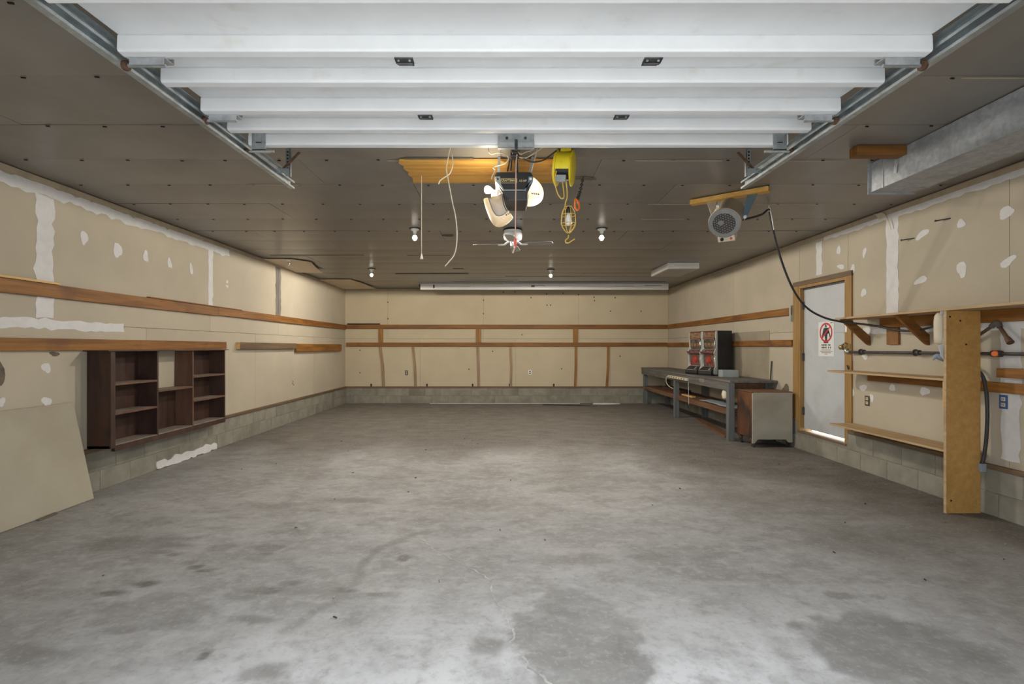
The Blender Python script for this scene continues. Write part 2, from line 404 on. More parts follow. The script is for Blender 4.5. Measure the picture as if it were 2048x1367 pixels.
for k in ([(.005, 2.601), (.046, 2.478), (.029, 2.361), (.082, 2.285), (.112, 2.195), (.183, 2.107), (.23, 1.98)],
          [(-.633, 3.694), (-.519, 3.509), (-.434, 3.399), (-.319, 3.288), (-.20, 3.16), (-.092, 3.02), (-.072, 2.837), (-.028, 2.701), (.005, 2.601)]):
    obj('crack', ribbon(k, .016, .0012), 'crack', floor)
db = MB()
for (x, y) in [(2.782, 4.009), (3.645, 3.572), (3.38, 3.319), (2.589, 3.02), (-.404, 3.001), (-.139, 2.717), (3.6, 4.009), (-3.1, 5.768), (1.341, 4.453), (.298, 3.646), (-.98, 2.809), (-.902, 2.601), (-.039, 3.845)]+[(random.uniform(-3.4, 3.5), random.uniform(2.2, 8)) for _ in range(26)]:
    a = random.uniform(0, 3.1); l = random.uniform(.006, .026); wd = random.uniform(.003, .008)
    db.beam((x-math.cos(a)*l/2, y-math.sin(a)*l/2, .004), (x+math.cos(a)*l/2, y+math.sin(a)*l/2, .005), wd, .007)
tag(obj('floor_debris', db, 'debris'), 'scattered chips of leaf and grit on the concrete floor', 'debris', kind='stuff')

drive = struct('ground_outside', bx(-9, 9, -14, YF-.1, -.12, -.02), 'drive')

# ------------------------------------------------------------------ walls
def wall_panels(parent, m, rects, plane, fixed, th=.012):
    for (a0, a1, z0, z1) in rects:
        g = .0022
        a0 += g; a1 -= g; z0 += g; z1 -= g
        if plane == 'x': mb = bx(min(fixed, fixed+th), max(fixed, fixed+th), a0, a1, z0, z1)
        else: mb = bx(a0, a1, fixed, fixed+th, z0, z1)
        obj('drywall_panel', mb, m, parent)
def blocks(parent, plane, fixed, a0, a1, sgn, skip=None):
    """two courses of block; the face stands at `fixed`, looking along sgn into the room"""
    Lb, H, D, J = .394, .192, .05, .007
    if plane == 'x': full = bx(min(0, -sgn*D), max(0, -sgn*D), -Lb/2, Lb/2, 0, H)
    else: full = bx(-Lb/2, Lb/2, 0, D, 0, H)
    fm = mesh_of('concrete_block', full, 'block', Vector((0, 0, 0)))
    for c in range(2):
        a = a1-(.2 if c else 0)
        first = c == 1
        if first:
            z = c*.2+.004
            mb = bx(min(fixed, fixed-sgn*D), max(fixed, fixed-sgn*D), a1-.19, a1, z, z+H) if plane == 'x' else bx(a1-.19, a1, fixed, fixed+D, z, z+H)
            obj('concrete_block', mb, 'block', parent, bevel=.003, seg=1)
        while a-Lb > a0-.3:
            ctr = a-.2; z = c*.2+.004
            if not (skip and skip[0]-.05 < ctr < skip[1]+.05 and c == 1):
                o = random.uniform(-.002, .002)
                loc = (fixed+o, ctr, z) if plane == 'x' else (ctr, fixed+o, z)
                place('concrete_block', fm, loc, parent, bevel=.003)
            a -= .4

def ragged(y0, y1, z0, z1, amp, step=.06):
    """ragged rectangle outline, in (y, z)"""
    pts = []
    def edge(ax, ay, bx_, by):
        n = max(2, int(math.hypot(bx_-ax, by-ay)/step))
        nxv, nyv = -(by-ay), bx_-ax; l = math.hypot(nxv, nyv)
        for i in range(n):
            t = i/n; o = random.gauss(0, amp)
            pts.append((ax+(bx_-ax)*t+nxv/l*o, ay+(by-ay)*t+nyv/l*o))
    edge(y0, z0, y1, z0); edge(y1, z0, y1, z1); edge(y1, z1, y0, z1); edge(y0, z1, y0, z0)
    return pts
def blob_poly(cy, cz, ry, rz, tilt=0.0, n=16):
    ph = random.uniform(0, 6)
    out = []
    for i in range(n):
        a = 2*math.pi*i/n; k = 1+.18*math.sin(2*a+ph)+.13*math.sin(3*a+2*ph)+random.uniform(-.07, .07)
        u, v = math.cos(a)*ry*k, math.sin(a)*rz*k
        out.append((cy+u*math.cos(tilt)-v*math.sin(tilt), cz+u*math.sin(tilt)+v*math.cos(tilt)))
    return out
def on_wall(parent, name, poly, fixed, sgn, m='compound', th=.0022):
    mb = MB().prism(poly, lambda u, v, t: (fixed+sgn*t, u, v), -.0005, th+random.uniform(0, .0014))
    return obj(name, mb, m, parent)

# left wall
wl = struct('wall_left', bx(XL-.16, XL-.012, YF-.15, YB+.15, 0, ZC+.02), 'wall_core')
wall_panels(wl, 'drywall', [(YF, 3.2, SILL-.03, 1.656), (3.2, 5.6, SILL-.03, 1.656), (5.6, 8.05, SILL-.03, 1.656), (8.05, 10.5, SILL-.03, 1.656), (10.5, YB, SILL-.03, 1.656),
                            (YF, 1.92, 1.656, ZC), (1.92, 4.36, 1.656, ZC), (4.36, 6.81, 1.656, ZC), (6.81, 8.86, 1.656, ZC), (8.86, 11.3, 1.656, ZC), (11.3, YB, 1.656, ZC)], 'x', XL, -.012)
obj('mortar_bed', bx(XL-.012, XL+.026, YF, YB, 0, .398), 'mortar', wl)
blocks(wl, 'x', XL+.03, YF, YB-.035, 1)
on_wall(wl, 'joint_compound', ragged(3.4, 7.28, 2.785, 2.885, .012), XL, 1)
on_wall(wl, 'joint_compound', ragged(4.28, 4.45, 1.70, 2.79, .010), XL, 1)
on_wall(wl, 'joint_compound', ragged(6.77, 6.875, 1.98, 2.80, .006), XL, 1)
on_wall(wl, 'joint_compound', ragged(3.4, 5.27, 1.60, 1.685, .007), XL, 1)
on_wall(wl, 'joint_compound', ragged(5.36, 5.45, 2.88, 2.93, .006, .02), XL, 1)
on_wall(wl, 'joint_compound', ragged(6.42, 6.52, 2.88, 2.93, .006, .02), XL, 1)
for (a, z, ra, rz) in [(4.772, 2.502, .040, .069), (5.185, 2.462, .054, .085), (5.588, 2.474, .046, .057), (5.988, 2.463, .030, .074), (6.398, 2.454, .036, .066), (7.227, 2.402, .035, .02), (7.227, 2.336, .035, .02), (4.377, 1.253, .038, .05), (4.382, .949, .048, .045), (3.99, .992, .027, .036)]:
    on_wall(wl, 'spackle_spot', blob_poly(a, z, ra, rz, .25), XL, 1)
on_wall(wl, 'soot_stain', ragged(8.76, 8.96, 1.97, 2.92, .006), XL, 1, 'soot_wall', .0015)
on_wall(wl, 'soot_stain', blob_poly(3.96, 1.25, .05, .12, .2), XL, 1, 'soot', .0015)
on_wall(wl, 'soot_stain', blob_poly(4.46, 1.375, .05, .02, 0), XL, 1, 'soot', .0015)
for a in ((9.47, .78), (9.46, .74), (9.50, .71)):
    on_wall(wl, 'plug_hole', blob_poly(a[0], a[1], .018, .012, 0, 8), XL, 1, 'hole', .001)

# right wall, with the side-door opening
DY0, DY1, DZ0, DZ1 = 5.97, 6.95, .27, 2.30
wb = MB()
wb.box(XR+.012, XR+.16, YF-.15, DY0, 0, ZC+.02); wb.box(XR+.012, XR+.16, DY1, YB+.15, 0, ZC+.02)
wb.box(XR+.012, XR+.16, DY0, DY1, 0, DZ0-.02); wb.box(XR+.012, XR+.16, DY0, DY1, DZ1, ZC+.02)
wr = struct('wall_right', wb, 'wall_core')
wall_panels(wr, 'drywall', [(YF, 4.06, SILL-.03, 1.656), (4.06, DY0, SILL-.03, 1.656), (DY1, 9.4, SILL-.03, 1.656), (9.4, YB, SILL-.03, 1.656),
                            (YF, 2.84, 1.656, ZC), (2.84, 4.06, 1.656, ZC), (4.06, 5.285, 1.656, ZC), (5.285, DY0, 1.656, ZC), (DY0, DY1, DZ1, ZC), (DY1, 8.95, 1.656, ZC), (8.95, 11.4, 1.656, ZC), (11.4, YB, 1.656, ZC)], 'x', XR, .012)
mm = MB(); mm.box(XR-.026, XR+.012, YF, DY0-.02, 0, .398); mm.box(XR-.026, XR+.012, DY1+.02, YB, 0, .398); mm.box(XR-.026, XR+.012, DY0-.02, DY1+.02, 0, .235)
obj('mortar_bed', mm, 'mortar', wr)
blocks(wr, 'x', XR-.03, YF, YB-.035, -1, skip=(DY0, DY1))
on_wall(wr, 'joint_compound', ragged(3.3, 5.22, 2.825, 2.905, .009), XR, -1)
on_wall(wr, 'joint_compound', ragged(5.36, 6.42, 2.83, 2.92, .008), XR, -1)
on_wall(wr, 'joint_compound', ragged(5.205, 5.37, 1.80, 2.93, .007), XR, -1)
on_wall(wr, 'joint_compound', ragged(6.46, 6.58, 2.40, 2.84, .008), XR, -1)
on_wall(wr, 'joint_compound', ragged(3.97, 4.13, .50, 1.64, .008), XR, -1)
on_wall(wr, 'joint_compound', ragged(3.4, 5.72, 1.585, 1.665, .004), XR, -1)
for i, (a, z, ra, rz) in enumerate([(6.132, 2.65, .033, .063), (5.697, 2.535, .027, .058), (6.096, 2.437, .063, .031), (5.886, 2.373, .042, .048), (4.906, 2.567, .071, .04), (4.487, 2.567, .049, .034), (4.084, 2.557, .07, .042), (4.924, 2.109, .071, .037), (4.482, 2.149, .044, .077), (4.072, 2.147, .065, .034), (5.705, 2.071, .039, .053), (5.713, .964, .064, .035), (5.286, .999, .048, .032), (4.877, .998, .052, .045), (5.689, 1.331, .047, .035), (5.58, .858, .03, .045), (5.893, 1.31, .02, .043), (5.884, .889, .022, .054)]):
    on_wall(wr, 'spackle_spot', blob_poly(a, z, ra, rz, (-.35 if i in (4, 6, 7, 9) else .1)), XR, -1)
on_wall(wr, 'stain', blob_poly(7.3, .78, .10, .09, .8), XR, -1, 'soot', .0015)
tp = spline([(XR-.004, 5.50, 2.90), (XR-.02, 5.36, 2.88), (XR-.035, 5.30, 2.80), (XR-.03, 5.27, 2.70)], 6)
mb = MB(); vs = []
for i, p in enumerate(tp):
    h = .035*(1-i/len(tp))+.004; vs += [p+Vector((0, h*.8, h)), p-Vector((0, h*.8, h))]
mb.add(vs, [(2*i, 2*i+1, 2*i+3, 2*i+2) for i in range(len(tp)-1)])
o = obj('peeling_tape', mb, 'cream', wr); sm = o.modifiers.new('thick', 'SOLIDIFY'); sm.thickness = .002

# back wall
wk = struct('wall_back', bx(XL-.16, XR+.16, YB+.012, YB+.16, 0, ZC+.02), 'wall_core')
wall_panels(wk, 'drywall_back', [(XL, -2.17, SILL-.03, 1.656), (-2.17, .27, SILL-.03, 1.656), (.27, 2.70, SILL-.03, 1.656), (2.70, XR, SILL-.03, 1.656),
                            (XL, -3.0, 1.656, ZC), (-3.0, -.55, 1.656, ZC), (-.55, 1.885, 1.656, ZC), (1.885, XR, 1.656, ZC)], 'y', YB)
obj('mortar_bed', bx(XL, XR, YB-.026, YB+.012, 0, .398), 'mortar', wk)
blocks(wk, 'y', YB-.03, XL+.33, XR-.035, -1)
nb = MB()
for (px, py) in [(1062, 595), (1093, 588), (1126, 586), (1157, 589), (1094, 610), (1101, 610), (1188, 594), (1189, 601), (1230, 595), (1282, 622), (1221, 622), (967, 600), (967, 627), (776, 604), (776, 637), (1007, 584), (1030, 583), (920, 577), (950, 578), (720, 745), (938, 738), (1123, 737), (985, 702), (720, 700), (1044, 669), (1240, 712)]:
    X = (px-1010)/78; Z = 1.436+(694-py)/78
    nb.box(X-.011, X+.011, YB-.004, YB, Z-.016, Z+.016)
for X in (-3.43, -2.0, .12, 1.25, -.83): nb.box(X-.02, X+.02, YB-.006, YB, .436, .50)
tag(obj('nail_head', nb, 'hole', wk), kind='stuff')

# front wall around the overhead-door opening (behind and beside the camera)
OX0, OX1, OZ = -1.66, 1.84, 2.52
fbm = MB(); fbm.box(XL-.16, OX0, YF-.15, YF, 0, ZC+.02); fbm.box(OX1, XR+.16, YF-.15, YF, 0, ZC+.02); fbm.box(OX0, OX1, YF-.15, YF, OZ, ZC+.02)
struct('wall_front', fbm, 'drywall')

# sill plates over the block, paper tape in the corners
k = 1
def trim(mb, m, bevel=.002):
    global k
    o = struct('trim_%d' % k, mb, m, bevel); k += 1; return o
trim(bx(XL-.01, XL+.045, YF, YB, .399, SILL), 'dark_trim')
trim(bx(XR-.045, XR+.01, YF, DY0-.05, .399, SILL), 'dark_trim')
trim(bx(XR-.045, XR+.01, DY1+.08, YB, .399, SILL), 'dark_trim')
trim(bx(XL+.046, XR-.046, YB-.045, YB+.01, .399, SILL), 'dark_trim_x')
trim(bx(XL-.001, XL+.006, YF, YB, ZC-.055, ZC-.001), 'tape', 0)
trim(bx(XR-.006, XR+.001, YF, YB, ZC-.055, ZC-.001), 'tape', 0)
trim(bx(XL+.01, XR-.01, YB-.006, YB+.001, ZC-.05, ZC-.001), 'tape', 0)

# ------------------------------------------------------------------ ceiling of nailed boards
ceil = struct('ceiling', bx(XL-.16, XR+.16, YF-.15, YB+.16, ZC+.020, ZC+.12), 'ceiling_core')
def ceiling_board(x0, x1, y0, y1, sag):
    mb = MB(); nxs, nys = 4, 6
    vs = []
    for l, off in ((0, 0.0), (1, .006)):
        for j in range(nys+1):
            for i in range(nxs+1):
                t = j/nys
                z = -sag*math.sin(math.pi*t)**1.0*(.8+.2*math.sin(math.pi*i/nxs)) + off
                vs.append((x0+(x1-x0)*i/nxs, y0+(y1-y0)*t, z))
    n1 = (nxs+1)*(nys+1); fs = []
    for j in range(nys):
        for i in range(nxs):
            a = j*(nxs+1)+i; fs.append((a, a+1, a+nxs+2, a+nxs+1)); fs.append((n1+a, n1+a+nxs+1, n1+a+nxs+2, n1+a+1))
    bd = [i for i in range(nxs+1)]+[(j+1)*(nxs+1)-1 for j in range(1, nys+1)]+[nys*(nxs+1)+i for i in range(nxs-1, -1, -1)]+[j*(nxs+1) for j in range(nys-1, 0, -1)]
    for q in range(len(bd)):
        a, c_ = bd[q], bd[(q+1) % len(bd)]; fs.append((a, c_, n1+c_, n1+a))
    return mb.add(vs, fs)
rows = [2.727-.605*4+.605*i for i in range(-1, 30)]
rows = [r for r in rows if YF < r < YB-.1]
rows = [YF]+rows+[YB]
LB = 2.44
meshes = {}
for r in range(len(rows)-1):
    y0, y1 = rows[r], rows[r+1]
    off = (r*.8133) % LB
    xs_ = [XL]+[x for x in (XL+off+LB*i for i in range(-1, 6)) if XL+.15 < x < XR-.15]+[XR]
    for a, c_ in zip(xs_, xs_[1:]):
        g = random.choice((.0015, .002, .003, .005))
        key = (round(c_-a, 3), round(y1-y0, 3), g, r > 9)
        if key not in meshes:
            sag = .007 if r > 9 else .004
            me = mesh_of('ceiling_board', ceiling_board(-(c_-a)/2+.0015, (c_-a)/2-.0015, -(y1-y0)/2+g, (y1-y0)/2-g/2, sag), 'ceiling_board', Vector((0, 0, 0)), True)
            meshes[key] = me
        o = place('ceiling_board', meshes[key], ((a+c_)/2, (y0+y1)/2, ZC+.010+random.uniform(-.001, .003)), ceil,
                  rot=(R(random.uniform(-.16, .16)), R(random.uniform(-.03, .03)), 0))
        e = o.modifiers.new('edge', 'EDGE_SPLIT'); e.split_angle = R(50)
nl = MB()
for r in range(2, 11):
    x = XL+.15+random.uniform(0, .2)
    while x < XR-.1:
        xx = x+random.uniform(-.03, .03); yy = rows[r]+random.uniform(.0, .02)
        nl.beam((xx-.011, yy, ZC+.004), (xx+.012, yy+.004, ZC+.004), .008, .006)
        x += .40
tag(obj('ceiling_nail', nl, 'hole', ceil), kind='stuff')
for (x0, x1, yy, wd) in [(-3.85, -2.3, 8.02, .03), (-1.6, -.9, 8.02, .02), (-2.25, -.75, 10.05, .05), (-1.0, -.8, 9.4, .04), (.0, 3.6, 10.4, .025), (.3, 3.7, 11.3, .03), (-1.2, .2, 11.2, .02)]:
    obj('dark_gap', MB().beam((x0, yy, ZC+.003), (x1, yy+random.uniform(-.02, .02), ZC+.003), wd, .004), 'soot', ceil)
for (x0, x1, yy) in [(-.95, -.72, 3.95), (1.05, 1.75, 3.95), (2.2, 2.75, 3.96), (-2.4, -1.9, 4.54), (1.5, 2.2, 5.15), (2.4, 3.4, 5.16), (1.6, 2.1, 5.75), (2.55, 2.9, 2.735), (-1.0, .3, 10.9)]:
    obj('pale_joint', MB().beam((x0, yy, ZC+.001), (x1, yy, ZC+.001), .008, .004), 'tape', ceil)
obj('burn_mark', MB().prism(blob_poly(.70, 4.36, .12, .028, .08, 18), lambda u, v, t: (u, v, t), ZC-.002, ZC+.006), 'soot', ceil)
obj('burn_mark', MB().prism(blob_poly(-.76, 6.6, .07, .05, .08, 14), lambda u, v, t: (u, v, t), ZC-.002, ZC+.006), 'soot', ceil)
def loose_sheet(pts, label):
    n = len(pts); mb = MB().add([(p[0], p[1], p[2]) for p in pts]+[(p[0], p[1], p[2]+.006) for p in pts],
        [tuple(range(n)), tuple(range(n, 2*n))[::-1]]+[(i, (i+1) % n, n+(i+1) % n, n+i) for i in range(n)])
    return tag(obj('loose_ceiling_sheet', mb, 'patch_paper'), label, 'sheet', 'pale sheets under the ceiling')
loose_sheet([(-4.09, 8.28, ZC-.012), (-3.62, 8.30, ZC-.012), (-3.38, 8.55, ZC-.02), (-3.50, 9.1, ZC-.03), (-3.58, 9.62, ZC-.045), (-4.09, 9.62, ZC-.035)], 'larger pale sheet sagging under the ceiling above the left wall')
loose_sheet([(-4.09, 10.8, ZC-.012), (-3.40, 10.78, ZC-.012), (-3.30, 11.4, ZC-.02), (-3.25, 12.3, ZC-.03), (-4.09, 12.4, ZC-.03)], 'smaller pale ceiling sheet in the far left corner')

# ------------------------------------------------------------------ overhead door
gd = thing('overhead_door', (.09, 2.2, 2.6), 'white ribbed overhead garage door raised under the ceiling', 'garage door')
GX0, GX1 = -1.712, 1.888
def gz(y): return 2.737+(y-2.158)*.0396          # underside of the ribs
RIBY = [1.20, 1.49, 1.79, 2.158, 2.431, 2.75, 3.014, 3.262]
def rib_profile(y0):
    z = gz(y0)
    return [(y0+.012, z+.090), (y0+.002, z+.072), (y0, z+.012), (y0+.006, z+.003), (y0+.045, z), (y0+.055, z+.010), (y0+.055, z+.090)]
def xprism(poly, x0, x1): return MB().prism(poly, lambda u, v, t: (t, u, v), x0, x1)
secs = [(3, 5), (5, 7), (1, 3)]
for (a, e) in secs:
    ya, ye = RIBY[a]+.058, RIBY[e]+.056
    s_ = obj('door_section', xprism([(ya, gz(ya)+.082), (ye, gz(ye)+.082), (ye, gz(ye)+.088), (ya, gz(ya)+.088)], GX0, GX1), 'door_white', gd)
    for q in range(a+1, e+1):
        obj('rib', xprism(rib_profile(RIBY[q]), GX0, GX1), 'door_white', s_, bevel=.004)
    # the thin lip that starts the next section
    obj('lip', xprism([(ya, gz(ya)+.03), (ya+.012, gz(ya)+.03), (ya+.012, gz(ya)+.085), (ya, gz(ya)+.085)], GX0+.002, GX1-.002), 'door_white', s_)
s_ = obj('door_section', MB().beam(((GX0+GX1)/2, 1.64, 2.80), ((GX0+GX1)/2, 1.10, 2.72), GX1-GX0, .008, up=(0, 0, 1)), 'door_white', gd)
obj('rib', MB().beam((GX0, 1.12, 2.695), (GX1, 1.12, 2.695), .05, .07), 'door_white', s_, bevel=.004)
def hinge(x, y, end=0):
    z = gz(y)
    hb = MB()
    if not end:
        hb.box(x-.042, x+.042, y+.040, y+.085, z-.006, z-.001); hb.box(x-.036, x+.036, y+.085, y+.118, z+.004, z+.008)
        hb.tube([(x-.035, y+.078, z-.008), (x+.035, y+.078, z-.008)], .006, 8)
        h_ = obj('hinge', hb, 'dark_steel', gd, bevel=.001)
        bl = MB()
        for dx in (-.025, .025): bl.lathe([(.006, 0), (.006, .004), (.003, .006)], (x+dx, y+.055, z-.006), 8, (0, 0, -1))
        obj('bolt', bl, 'galv', h_)
    else:
        xi = x-end*.015; xo = x-end*.19
        x0, x1 = sorted((xi, xo))
        hb.box(x0, x1, y+.04, y+.095, z-.006, z-.001); hb.box(x0+.01, x1-.01, y+.04, y+.046, z-.034, z-.004)
        hb.box(x0, x1, y+.092, y+.098, z-.006, z+.02)
        h_ = obj('end_hinge', hb, 'galv_duct', gd, bevel=.001)
        obj('roller_stem', MB().tube([(x-end*.17, y+.07, z-.022), (x+end*.03, y+.07, z-.022)], .0085, 10), 'galv', h_)
        obj('roller', MB().lathe([(.011, -.012), (.021, -.010), (.023, 0), (.021, .010), (.011, .012)], (x+end*.012, y+.07, z-.022), 14, (1, 0, 0)), 'rust', h_, smooth=True)
for y_ in (RIBY[3], RIBY[5]):
    for x_ in (-.456, .668): hinge(x_, y_)
    hinge(GX0, y_, -1); hinge(GX1, y_, 1)
for sg, x_ in ((-1, GX0+.075), (1, GX1-.06)):
    y_ = RIBY[7]; z = gz(y_)
    tb = MB(); tb.box(x_-.045, x_+.045, y_-.006, y_, z+.012, z+.082); tb.box(x_-.038, x_-.020, y_-.010, y_-.005, z-.01, z+.078); tb.box(x_+.020, x_+.038, y_-.010, y_-.005, z-.01, z+.078)
    tb.box(x_-.045, x_+.045, y_-.006, y_+.05, z-.035, z-.028); tb.box(x_-.045, x_+.045, y_-.006, y_-.001, z-.035, z+.02)
    t_ = obj('top_bracket', tb, 'galv', gd, bevel=.001)
    obj('roller_stem', MB().tube([(x_-sg*.09, y_+.02, z-.035), (x_+sg*.10, y_+.02, z-.035)], .008, 10), 'galv', t_)
    obj('roller', MB().lathe([(.011, -.012), (.021, -.010), (.023, 0), (.021, .010), (.011, .012)], (x_+sg*.088, y_+.02, z-.035), 14, (1, 0, 0)), 'rust', t_, smooth=True)
# operator bracket on the top rib
ob = MB(); ob.box(-.047, .193, 3.252, 3.257, 2.770, 2.850); ob.box(-.047, .193, 3.225, 3.257, 2.748, 2.752); ob.box(-.047, .193, 3.225, 3.229, 2.748, 2.785)
br = obj('operator_bracket', ob, 'galv', gd, bevel=.001)
bl = MB()
for x_, z_ in ((.012, 2.822), (.135, 2.822)): bl.lathe([(.010, 0), (.010, .005), (.005, .008)], (x_, 3.252, z_), 8, (0, -1, 0))
obj('bolt', bl, 'dark_steel', br)
# thin label patch on the far section
obj('sticker', bx(.53, .82, 3.10, 3.235, gz(3.17)+.0795, gz(3.17)+.0815), 'cream', gd)

# tracks
def track(sg, xa, xb, label):
    t = thing('door_track', (xa, 2.4, 2.5), label, 'track', 'overhead door tracks')
    ya, yb, z0, z1 = 1.0, 3.96, 2.716, 2.772
    def X(y, o): return xa+(xb-xa)*(y-ya)/(yb-ya)+sg*o
    def strip(o0, o1, za, zb, ye=yb):
        vs = [(X(y, o), y, z) for y in (ya, ye) for o in (o0, o1) for z in (za, zb)]
        return vs, [(0, 1, 3, 2), (4, 6, 7, 5), (0, 4, 5, 1), (2, 3, 7, 6), (0, 2, 6, 4), (1, 5, 7, 3)]
    mb = MB()
    mb.add(*strip(.034, .037, z0, z1))            # web
    mb.add(*strip(.0, .036, z0-.002, z0))         # lower flange
    mb.add(*strip(.0, .036, z1, z1+.002))         # upper flange
    mb.add(*strip(.0, .002, z0, z0+.012)); mb.add(*strip(.0, .002, z1-.012, z1))
    obj('channel', mb, 'galv', t)
    obj('stiffener_angle', MB().add(*strip(.038, .041, z1-.02, z1+.045, 3.80)).add(*strip(.006, .041, z1+.043, z1+.046, 3.80)), 'galv', t)
    cv = [(X(1.0, .018), 1.0-.27*math.sin(a), 2.744-.27*(1-math.cos(a))) for a in [R(15*i) for i in range(7)]]+[(X(1.0, .018), .73, .1)]
    obj('curved_track', MB().tube(cv, .024, 6), 'galv', t)
    # perforated hanger
    hx = X(3.74, .0)-sg*.055; hb = MB()
    hb.box(hx-.017, hx+.017, 3.72, 3.723, z0+.02, ZC+.004); hb.box(*sorted((hx-sg*.017, hx-sg*.014)), 3.72, 3.75, z0+.02, ZC+.004)
    hb.box(*sorted((hx-sg*.01, X(3.74, .035))), 3.716, 3.720, z1-.015, z1+.02)
    h_ = obj('hanger', hb, 'galv', t)
    hl = MB()
    for i in range(7): hl.box(hx-.006, hx+.006, 3.717, 3.7195, z0+.045+i*.025, z0+.057+i*.025)
    obj('punched_hole', hl, 'hole', h_)
    obj('end_strut', MB().beam((X(3.74, .02), 3.75, z1), (hx-sg*.13, 3.62, ZC-.06), .02, .004), 'rust', t)
track(-1, -1.752, -1.700, 'left galvanized track of the raised garage door')
track(1, 1.905, 1.905, 'right galvanized track of the raised garage door, beside the wall heater and duct')

# ------------------------------------------------------------------ opener
def o3(px, py, y): return ((px-1010)*y/980, 1.436+(694-py)*y/980)
OY0, OY1 = 3.72, 4.02
op = thing('door_opener', (.07, 3.87, 2.55), 'dark grey garage door opener with white light covers hanging under the ceiling', 'door opener')
def P(lst): return [o3(a, b_, OY0) for a, b_ in lst]
yp = lambda y0, y1, poly: MB().prism(poly, lambda u, v, t: (u, t, v), y0, y1)
body = obj('housing', yp(OY0+.008, OY1, P([(993, 343), (1062, 343), (1067, 352), (1066, 363), (1056, 384), (1055, 400), (1006, 400), (1004, 384), (991, 363), (989, 352)])), 'charcoal', op, bevel=.006)
fp = obj('front_plate', yp(OY0, OY0+.010, P([(995, 344), (1060, 344), (1064, 352), (1061, 364), (1049, 382), (1009, 382), (996, 364), (992, 352)])), 'black', op, bevel=.003)
obj('seam', yp(OY0-.001, OY0+.009, P([(1006, 379), (1052, 379), (1052, 381), (1006, 381)])), 'grey_box', fp)
for sx, a in ((-1, (995, 358)), (1, (1062, 358))):
    q = P([(a[0]-5*1, a[1]-5), (a[0]+5, a[1]-5), (a[0]+(6 if sx < 0 else 1), a[1]+8), (1009+(0 if sx < 0 else 38), 381), (1006+(0 if sx < 0 else 44), 381), (a[0]-(1 if sx < 0 else 6), a[1]+8)])
    obj('side_trim', yp(OY0-.004, OY0+.004, q), 'blue_steel' if sx > 0 else 'grey_box', fp, bevel=.002)
    c_ = o3(a[0]+(0 if sx < 0 else -1), a[1], OY0)
    obj('screw', MB().lathe([(.010, 0), (.010, .004), (.006, .007)], (c_[0], OY0-.003, c_[1]), 12, (0, -1, 0)), 'white_plastic' if sx > 0 else 'dark_steel', fp)
c_ = o3(1018, 361, OY0)
obj('lettering', text_mb('CRAFTSMAN', .0245, lambda u, v: (c_[0]+u*.85, OY0-.0015, c_[1]+v)), 'gold_ink', fp)
fr = MB(); x0, z0 = o3(1001, 366, OY0); x1, z1 = o3(1034, 357, OY0)
for q in ((x0, x1, z0, z0+.0022), (x0, x1, z1-.0022, z1), (x0, x0+.0022, z0, z1), (x1-.0022, x1, z0, z1)): fr.box(q[0], q[1], OY0-.002, OY0+.001, q[2], q[3])
obj('name_frame', fr, 'gold_ink', fp)
c2_ = o3(1045, 361.5, OY0)
obj('lettering', text_mb('1/2 HP', .022, lambda u, v: (c2_[0]+u*.95, OY0-.0015, c2_[1]+v), .2), 'gold_ink', fp)
def lens(pts_out, m_, y0, y1):
    """curved light cover: outline in the xz plane swept along y and pulled in at its ends"""
    n = len(pts_out); k_ = 9; mb = MB(); vs = []
    cx = (pts_out[0][0]+pts_out[-1][0])/2; cz = (pts_out[0][1]+pts_out[-1][1])/2
    for j in range(k_):
        t = j/(k_-1); q = math.sin(math.pi*(.10+.80*t))**.35; y = y0+(y1-y0)*t
        vs += [(cx+(u-cx)*q, y, cz+(v-cz)*q) for u, v in pts_out]
    fs = [(j*n+i, j*n+i+1, (j+1)*n+i+1, (j+1)*n+i) for j in range(k_-1) for i in range(n-1)]
    fs += [tuple(range(n)), tuple((k_-1)*n+i for i in range(n))]
    return mb.add(vs, fs)
def smooth2(pts, n=5): return [(p.x, p.y) for p in spline([(a, b_, 0) for a, b_ in pts], n)]
rl = smooth2(P([(1064, 343), (1076, 351), (1085, 362), (1090, 375), (1087, 388), (1078, 395), (1068, 398), (1057, 399)]))
lr = obj('light_cover', lens(rl, 0, OY0+.01, OY1-.02), 'lens_plastic', op, smooth=True)
sl = MB()
for i in range(4):
    a = o3(1063+i*4.2, 385+i*.5, OY0); sl.beam((a[0], OY0+.004, a[1]), (a[0]+.010, OY0+.004, a[1]-.010), .004, .006)
obj('louvre', sl, 'hole', lr)
# the left cover has come unclipped and hangs open
hl = smooth2(P([(966, 393), (969, 405), (975, 422), (982, 437), (992, 446), (1004, 446), (1016, 439), (1026, 430)]), 4)
hc = MB(); n = len(hl); vs = []
rim = P([(966, 393), (1006, 380)])
for j in range(9):
    t = j/8; q = math.sin(math.pi*(.12+.76*t))**.4; y = OY0-.03+.24*t
    cx, cz = o3(1000, 408, OY0)
    vs += [(cx+(u-cx)*q, y, cz+(v-cz)*q) for u, v in hl]
hc.add(vs, [(j*n+i, j*n+i+1, (j+1)*n+i+1, (j+1)*n+i) for j in range(8) for i in range(n-1)])
front = hl+P([(1006, 380), (990, 389), (976, 393)])
cx, cz = o3(1000, 408, OY0); q = math.sin(math.pi*.12)**.4
hc.prism([(cx+(u-cx)*q, cz+(v-cz)*q) for u, v in front], lambda u, v, t: (u, t, v), OY0-.034, OY0-.028)
hcov = obj('hanging_light_cover', hc, 'lens_plastic', op, smooth=True)
sm = hcov.modifiers.new('thick', 'SOLIDIFY'); sm.thickness = .003
lv = MB()
